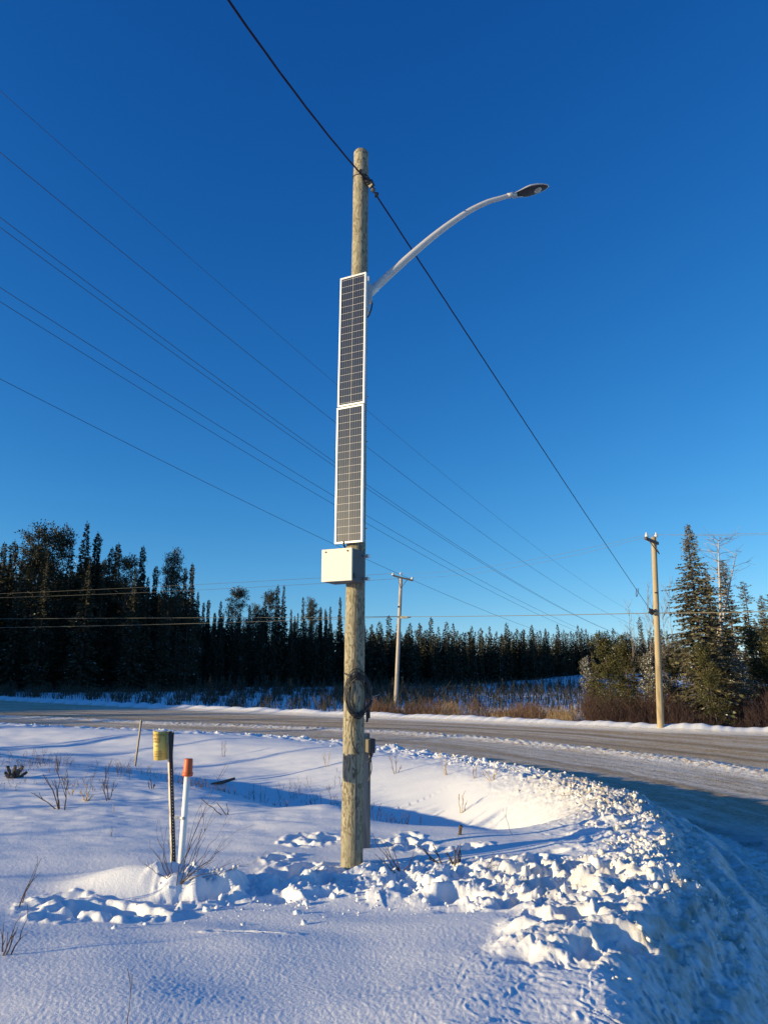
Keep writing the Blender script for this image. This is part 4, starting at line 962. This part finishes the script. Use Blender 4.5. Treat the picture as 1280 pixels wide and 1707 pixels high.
def snag(pb, pt, D, r0, seed, lab, nb=16):
    a = atY(*pb, D); b_ = atY(*pt, D); d_ = b_-a; o = empty('dead_tree', a); tag(o, lab, 'dead tree', RG)
    L = d_.length; mb = MB(); mb.tube([d_*(-.25), d_*.3+Vector((.02, 0, 0)), d_*.7-Vector((.02, 0, 0)), d_], [r0, r0*.8, r0*.5, r0*.2], 7); mb.build('trunk', M['bark_pale'], o)
    out = ([], [], [], []); r = np.random.RandomState(seed)
    for k in range(nb):
        t_ = r.uniform(.5, 1) if k > 3 else r.uniform(.3, .6); p = d_*t_; an = r.rand()*6.28
        twigs(r, p, (math.cos(an), math.sin(an)*.7, r.uniform(-.1, .5)), L*.2*r.uniform(.5, 1.2), r0*.22, 1, .5, 4, .18, .1, out, 4, .006)
    link('branches', tmesh('branches', out, 'twig_grey'), o); return o
snag((1201, 1060), (1197, 901), 40, .085, 3, 'bare white upright snag right of the tallest spruce', 30)
snag((1199, 1056), (1227, 921), 40.2, .075, 5, 'bare white snag leaning right, rising from beside the upright one', 12)
snag((1196, 1050), (1203, 985), 40.4, .05, 6, 'short bare stem between the two white snags', 5)
def sapling(px, top, D, seed, lab, r0=.035, m='twig_grey', base=1200, nk=9):
    x = forest_x(px, D); z = H(x, D); h_ = topz(px, top, D)-z; o = empty('bare_sapling', (x, D, z)); tag(o, lab, 'sapling', RG)
    out = ([], [], [], []); r = np.random.RandomState(seed); p = np.zeros(3); n = 14; pts = [p.copy()]
    for i in range(n): p = p+np.array([r.randn()*.05, r.randn()*.05, h_/n]); pts.append(p.copy())
    ts = ([], [], [], [])
    for i in range(n): ts[0].append(pts[i]); ts[1].append(pts[i+1]); ts[2].append(r0*(1-.85*i/n)); ts[3].append(r0*(1-.85*(i+1)/n))
    link('trunk', tmesh('trunk', ts, m, 5), o)
    for k in range(26):
        i = r.randint(4, n); an = r.rand()*6.28; twigs(r, pts[i], (math.cos(an)*.6, math.sin(an)*.6, 1.1), h_*.22*(1.2-i/n), .012, 1, .45, 4, .12, .25, out, 4, .0045)
    link('branches', tmesh('branches', out, m), o)
sapling(1062, 972, 46, 1, 'tall bare sapling left of the right hand utility pole'); sapling(1048, 1000, 47, 2, 'bare sapling leftmost of the thin ones beside the right pole'); sapling(1078, 1000, 48, 3, 'bare sapling directly behind the right hand utility pole')
sapling(1112, 962, 45, 4, 'tall bare sapling between the right hand pole and the tallest spruce'); sapling(1100, 1005, 46, 5, 'shorter bare sapling just right of the right hand pole'); sapling(1124, 1010, 44, 6, 'bare sapling touching the left side of the tallest spruce', .03)
# red and brown willow brush along the far verge: uncountable
def brush(name, n, region, hrange, m, label, r0=.009, sub=3, seed=1, dens=None):
    r = np.random.RandomState(seed); P0 = []; P1 = []; Ra = []; Rb = []
    xs = []; ys = []
    while len(xs) < n:
        px = r.uniform(region[0], region[1]); t_ = r.rand(); D = region[2](px)+t_*region[3](px)
        if dens is not None and r.rand() > dens(px, D): continue
        xs.append((px-640)/F*D*1.01); ys.append(D)
    xs = np.array(xs); ys = np.array(ys); zs = HA(xs, ys)
    cl = .55+.9*np.clip(perlin(xs*.35, ys*.35, seed+5)+.4, 0, 1)
    for i in range(n):
        h_ = r.uniform(*hrange)*cl[i]; p = np.array([xs[i], ys[i], zs[i]-.05]); d = np.array([r.randn()*.16, r.randn()*.16, 1.])
        q = p+d*h_*.55; d2 = d+np.array([r.randn()*.12, r.randn()*.12, 0]); e = q+d2*h_*.45
        P0 += [p, q]; P1 += [q, e]; Ra += [r0, r0*.7]; Rb += [r0*.7, r0*.35]
        for k in range(sub):
            s = p+(q-p)*r.uniform(.4, 1) if r.rand() < .5 else q+(e-q)*r.uniform(0, .8); dd = np.array([r.randn()*.5, r.randn()*.5, 1.1])*h_*r.uniform(.15, .38)
            P0.append(s); P1.append(s+dd); Ra.append(r0*.55); Rb.append(r0*.3)
    V, Fc = sticks(P0, P1, Ra, Rb, 3); return tag(link(name, npmesh(name, V, Fc, [M[m]])), label, 'brush', kind='stuff')
farD = lambda px: float(np.interp(px, [-20, 320, 600, 840, 1100, 1300], [81, 58, 47.5, 41.5, 36.2, 34]))
brush('willow_brush', 4600, (960, 1320, farD, lambda p: 9.0), (.7, 1.6), 'twig', 'dense brown leafless brush under the trees at the right', .010, 4, 21)
brush('red_willow', 4200, (610, 1120, farD, lambda p: np.interp(p, [560, 700, 900, 1120], [2.5, 5, 12, 12])), (.3, .95), 'twig_red', 'reddish willow shoots along the far verge of the road', .010, 4, 22, lambda p, D: .25+.75*(math.sin(p*.035+D*.2) > -.3))
brush('dead_grass', 2600, (700, 1000, farD, lambda p: 7.0), (.3, .7), 'grass', 'dry tan grass tufts by the far edge of the road', .008, 2, 23, lambda p, D: 1.0 if math.sin(p*.07) > .2 else .12)
brush('verge_scrub', 7500, (-20, 720, lambda p: farD(p)+2.5, lambda p: np.interp(p, [-20, 330, 720], [12, 50, 70])), (.3, 1.1), 'scrub', 'dark low scrub poking through the snow in the shaded clearing', .022, 3, 24, lambda p, D: .15+.85*(math.sin(p*.05+D*.3)+math.sin(p*.13-D*.11) > .2))
brush('clearing_scrub', 5000, (560, 1010, lambda p: farD(p)+12, lambda p: np.interp(p, [560, 1000], [110, 200])), (.4, 1.3), 'scrub', 'dark scrub scattered over the snowy clearing behind the red willows', .035, 3, 25)
sb = []
for i in range(330):
    px = rnd.uniform(330, 1000); D = np.interp(px, [330, 1000], [75, 110])+rnd.random()*np.interp(px, [330, 600, 1000], [30, 80, 140]); x = forest_x(px, D); sb.append((x, D, H(x, D), rnd.uniform(.8, 2.4)))
merged_forest('young_spruces', sb, 'knee high to man high young spruces scattered through the clearing', snow=.12)

# ------------------------------------------------------------------ twigs, weeds and roots in the near snow
def ghit(px, py):
    r = ray(px, py); D = 3.0*1.004**np.arange(760); t = D/r.y; x = r.x*t; z = CAMZ+r.z*t; h = HA(x, D); k = np.argmax(z < h)
    return Vector((x[k], D[k], h[k]))
def shrub(name, base, tips, m, lab, cat='bush', r0=.006, depth=1, nk=4, seed=1, spread=.45, curve=.08, minr=.0016, dy=.0, frac=.4):
    g = ghit(*base); o = empty(name, g); tag(o, lab, cat); out = ([], [], [], []); r = np.random.RandomState(seed)
    for (bx, tx, ty) in tips:
        b_ = np.array([(bx-base[0])/F*g.y, r.uniform(-.05, .05), -.04]); tp = np.array(atY(tx, ty, g.y+r.uniform(-1, 1)*dy)-g); L = np.linalg.norm(tp-b_); d = (tp-b_)/L; p = b_.copy(); seg = 6; js = []
        for i in range(seg):
            q = b_+(tp-b_)*(i+1)/seg + (r.randn(3)*L*.018 if i < seg-1 else 0); a = max(minr, r0*(1-.8*i/seg)); c = max(minr, r0*(1-.8*(i+1)/seg))
            out[0].append(p); out[1].append(q); out[2].append(a); out[3].append(c); js.append((q, c)); p = q
        if depth:
            for k in range(nk):
                j = js[r.randint(1, seg)]; u = r.randn(3); u -= d*u.dot(d); u /= np.linalg.norm(u)
                twigs(r, j[0], d+u*spread*r.uniform(.6, 1.3)+np.array([0, 0, .1]), L*frac*r.uniform(.5, 1.1), j[1]*.8, depth-1, spread, 3, curve, .1, out, 3, minr)
    V, Fc = sticks(out[0], out[1], out[2], out[3], 5); ch = link('branches', npmesh('branches', V, Fc, [M[m]]), o); return o
shrub('twig_bush', (292, 1472), [(288, 262, 1392), (284, 250, 1400), (290, 268, 1380), (295, 345, 1335), (297, 356, 1312), (299, 340, 1370), (300, 388, 1400), (302, 395, 1385), (302, 372, 1378), (304, 420, 1440), (303, 360, 1345), (286, 240, 1440), (290, 280, 1400), (305, 400, 1432), (300, 330, 1352)], 'twig', 'spreading bare twig bush around the foot of the marker post and white pipe', r0=.0038, nk=4, seed=3, dy=.3, minr=.0011, frac=.30)
shrub('bare_twig', (30, 1511), [(30, 70, 1430), (31, 62, 1440)], 'twig', 'thin forked twig at the left edge, upper of two', 'twig', .006, 1, 2, 4)
shrub('bare_twig', (4, 1592), [(2, 36, 1527), (14, 46, 1532), (0, 6, 1540), (8, 30, 1545)], 'twig', 'dark twigs at the left edge, lower of two', 'twig', .006, 1, 2, 5)
shrub('twig_bush', (103, 1349), [(101, 72, 1290), (100, 98, 1275), (110, 112, 1282), (100, 57, 1322), (100, 92, 1300)], 'twig', 'small dark forked bush in open snow left of the marker', 'bush', .010, 1, 3, 6, minr=.003)
shrub('twig_bush', (180, 1334), [(180, 171, 1298), (181, 193, 1300), (180, 176, 1280)], 'twig', 'small two stemmed bush in snow just left of the marker', 'bush', .009, 1, 3, 7, minr=.003)
shrub('weed_clump', (144, 1336), [(142, 136, 1322), (143, 150, 1318), (145, 144, 1312), (146, 154, 1326)], 'grass', 'stubby tan weed clump between the two small bushes', 'weeds', .014, 1, 3, 8, minr=.005)
shrub('weed_clump', (118, 1325), [(118, 112, 1315), (119, 126, 1312), (119, 122, 1318)], 'grass', 'stubby tan weed clump right of the dark forked bush', 'weeds', .013, 1, 3, 18, minr=.005)
shrub('weed_clump', (253, 1315), [(253, 247, 1306), (254, 258, 1305), (254, 252, 1300)], 'twig', 'tiny dark weed clump left of the marker plate post', 'weeds', .012, 1, 3, 9, minr=.004)
shrub('bent_twig', (381, 1359), [(380, 362, 1338), (382, 378, 1340), (376, 335, 1330)], 'twig', 'bent broken twig in the snow right of the white pipe', 'twig', .009, 0, 0, 10, minr=.005)
shrub('root_stump', (24, 1296), [(20, 10, 1288), (22, 14, 1278), (24, 26, 1276), (26, 38, 1277), (28, 45, 1287), (28, 40, 1294), (21, 8, 1296), (25, 30, 1284)], 'bark', 'dark upturned root stump at the far left of the field', 'stump', .045, 0, 0, 11, minr=.03, dy=.3)
shrub('dry_weed', (219, 1712), [(219, 217, 1636)], 'twig', 'single thin dark stem at the bottom edge', 'weed', .003, 1, 2, 12)
shrub('dry_weed', (184, 1417-22), [(184, 186, 1378), (184, 189, 1380)], 'twig', 'tiny nodding dark stem in the open snow at the left', 'weed', .005, 0, 0, 13)
shrub('dry_weed', (190, 1355), [(190, 189, 1341)], 'bark_pale', 'short upright peg in snow below the two stemmed bush', 'weed', .008, 0, 0, 14, minr=.006)
shrub('twig_bush', (668, 1456), [(668, 628, 1408), (666, 640, 1400), (668, 655, 1412), (664, 632, 1430), (670, 690, 1425), (668, 700, 1438)], 'twig', 'dark twigs in trampled snow right of the street lamp pole foot', 'bush', .007, 1, 3, 15, minr=.002)
shrub('broken_bush', (738, 1439), [(736, 700, 1412), (737, 724, 1412), (738, 716, 1432), (739, 752, 1432)], 'bark', 'low broken dark bush in trampled snow, left of its taller twin', 'bush', .012, 1, 2, 16, minr=.004)
shrub('broken_bush', (760, 1438), [(758, 757, 1412), (762, 767, 1407), (757, 744, 1420), (764, 768, 1425)], 'bark', 'taller stub of broken dark bush nearest the pole shadow', 'bush', .014, 1, 2, 17, minr=.004)
shrub('dark_stick', (764, 1392), [(764, 769, 1377), (765, 768, 1376)], 'bark', 'short dark stick standing in the shaded ditch', 'stick', .03, 0, 0, 20, minr=.02)
shrub('dry_weed', (809, 1450), [(806, 823, 1420), (800, 824, 1441)], 'twig', 'thin pale weed on the trampled snow below the pole shadow', 'weed', .003, 1, 2, 21)
shrub('dry_weed', (854, 1392), [(854, 838, 1348)], 'twig_grey', 'single slanted dry stem where the ditch ends', 'weed', .004, 1, 1, 22)
for (b_, tips, lab, sd_) in [((745, 1292), [(743, 733, 1262), (744, 742, 1264), (746, 741, 1278)], 'dry weed stalks on the bank crest beside the road, leftmost clump', 31), ((790, 1300), [(790, 788, 1280), (791, 794, 1279)], 'dry weed stalks on the bank face, between two other clumps', 32),
        ((820, 1302), [(819, 811, 1286), (821, 824, 1284), (822, 828, 1283), (818, 806, 1292)], 'dry weed stalks on the bank face, rightmost clump', 33), ((660, 1290), [(658, 650, 1262), (660, 660, 1265), (662, 668, 1278)], 'dry weeds on the bank just right of the outlet post', 34),
        ((770, 1355), [(768, 764, 1330), (770, 771, 1328), (772, 776, 1340)], 'brown seed head weed standing at the edge of the ditch shadow', 35), ((372, 1262), [(371, 371, 1236), (373, 376, 1240)], 'two stiff dry stalks on the sunlit bank right of the orange cap', 36),
        ((545, 1280), [(543, 538, 1256), (546, 549, 1260)], 'faint dry stalks on the bank left of the street lamp pole', 37)]:
    shrub('dry_weed', b_, tips, 'grass' if sd_ % 2 else 'twig_red', lab, 'weeds', .010, 1, 4, sd_, minr=.004)
g = ghit(372, 1308); o = MB().tube([Vector((-.25, -.1, .02)), Vector((0, 0, .05)), Vector((.25, .12, .12))], [.03, .04, .03], 8).build('fallen_branch', M['bark']); o.location = g; tag(o, 'dark fallen branch end lying in snow right of the orange cap', 'branch')
def scatter(name, n, xr, yr, hr, m, r0, label, seed, dens=1.0, lean=.3):
    r = np.random.RandomState(seed); P0 = []; P1 = []; Ra = []; Rb = []; k = 0
    px = r.uniform(*xr, n*6); py = r.uniform(*yr, n*6)
    pts = np.array([atZ(a, b_, -.25) for a, b_ in zip(px, py)]); cl = perlin(pts[:, 0]*.8, pts[:, 1]*.5, seed)+.5*perlin(pts[:, 0]*2.5, pts[:, 1]*2, seed+3)
    pts = pts[cl > .15][:n]; z = HA(pts[:, 0], pts[:, 1])
    for i in range(len(pts)):
        h_ = r.uniform(*hr); p = np.array([pts[i, 0], pts[i, 1], z[i]-.03]); d = np.array([r.randn()*lean, r.randn()*lean, 1.]); q = p+d*h_*.6; d2 = d+np.array([r.randn()*.3, r.randn()*.3, 0]); e = q+d2*h_*.4
        P0 += [p, q]; P1 += [q, e]; Ra += [r0, r0*.8]; Rb += [r0*.8, r0*.4]
        for k in range(2): s_ = p+(e-p)*r.uniform(.3, .8); P0.append(s_); P1.append(s_+np.array([r.randn()*.6, r.randn()*.6, 1])*h_*.3); Ra.append(r0*.6); Rb.append(r0*.3)
    V, Fc = sticks(P0, P1, Ra, Rb, 3); tag(link(name, npmesh(name, V, Fc, [M[m]])), label, 'grass', kind='stuff')
scatter('field_grass', 330, (-20, 590), (1262, 1325), (.05, .24), 'twig_red', .004, 'sparse dry grass and twigs poking out of the far field snow', 41)
scatter('field_grass', 110, (-20, 590), (1258, 1300), (.12, .40), 'twig', .004, 'taller dark stems along the far lip of the field', 42)
scatter('ditch_grass', 40, (610, 830), (1300, 1380), (.08, .25), 'twig', .005, 'few dark grass stems in the shaded ditch', 43)

# ------------------------------------------------------------------ broken snow clods on the bank and the trampled path
def clods(name, n, seed, where, smin, smax, label, m='snow'):
    r = np.random.RandomState(seed); ico = bpy.data.meshes.new('t'); import bmesh; bm = bmesh.new(); bmesh.ops.create_icosphere(bm, subdivisions=2, radius=1); v0 = np.array([q.co[:] for q in bm.verts]); f0 = np.array([[q.index for q in f.verts] for f in bm.faces]); bm.free(); bpy.data.meshes.remove(ico)
    xs, ys = where(r, n); zs = HA(xs, ys); Vs = []; Fs = []; o = 0
    for i in range(len(xs)):
        s = smin+(smax-smin)*r.rand()**4.5; v = v0*(1+.0*s); w = np.round(v*1.5+r.rand(3))*.42+v*.5; w = w + .18*np.sin(w[:, [1, 2, 0]]*4+r.rand(3)*6)
        q, _ = np.linalg.qr(r.randn(3, 3)); w = (w*np.array([1, .85, .7])) @ q.T*s + np.array([xs[i], ys[i], zs[i]+s*.05]); Vs.append(w); Fs.append(f0+o); o += len(w)
    me = npmesh(name, np.concatenate(Vs), np.concatenate(Fs), [M[m]], smooth=True)
    tag(link(name, me), label, 'snow clods', kind='stuff')
def on_path(r, n):
    P = np.array([(-1.6, 6.7), (-.3, 7.3), (.8, 7.0), (1.8, 6.7), (2.3, 6.3)]); i = r.randint(0, 4, n); t = r.rand(n)[:, None]; q = P[i]+(P[i+1]-P[i])*t; q = q+r.randn(n, 2)*np.array([.4, .45]); return q[:, 0], q[:, 1]
def on_crest(r, n):
    P = np.array([c[:2] for c in CREST[7:14]]); i = r.randint(0, len(P)-1, n); t = r.rand(n)[:, None]; q = P[i]+(P[i+1]-P[i])*t; q = q+r.randn(n, 2)*.27; return q[:, 0], q[:, 1]
def on_far_crest(r, n):
    P = np.array([c[:2] for c in CREST[2:9]]); i = r.randint(0, len(P)-1, n); t = r.rand(n)[:, None]; q = P[i]+(P[i+1]-P[i])*t; q = q+r.randn(n, 2)*.35; return q[:, 0], q[:, 1]
clods('snow_clods', 1300, 51, on_path, .005, .030, 'small broken snow clods scattered over the trampled path')
clods('snow_clods', 2300, 52, on_crest, .006, .038, 'crumbled snow chunks ploughed onto the bank crest at the bend', 'clod')
def on_slope(r, n):
    P = np.array([c[:2] for c in CREST[9:17]]); i = r.randint(0, len(P)-1, n); t = r.rand(n)[:, None]; q = P[i]+(P[i+1]-P[i])*t; q = q+np.stack([np.abs(r.randn(n))*.55+.1, r.randn(n)*.3], 1); return q[:, 0], q[:, 1]
clods('snow_clods', 500, 54, on_slope, .004, .024, 'dirty snow crumbs down the shaded side of the bank and onto the side road', 'clod')
clods('snow_clods', 500, 53, on_far_crest, .012, .055, 'snow lumps along the farther bank crest')
bpy.context.view_layer.update()
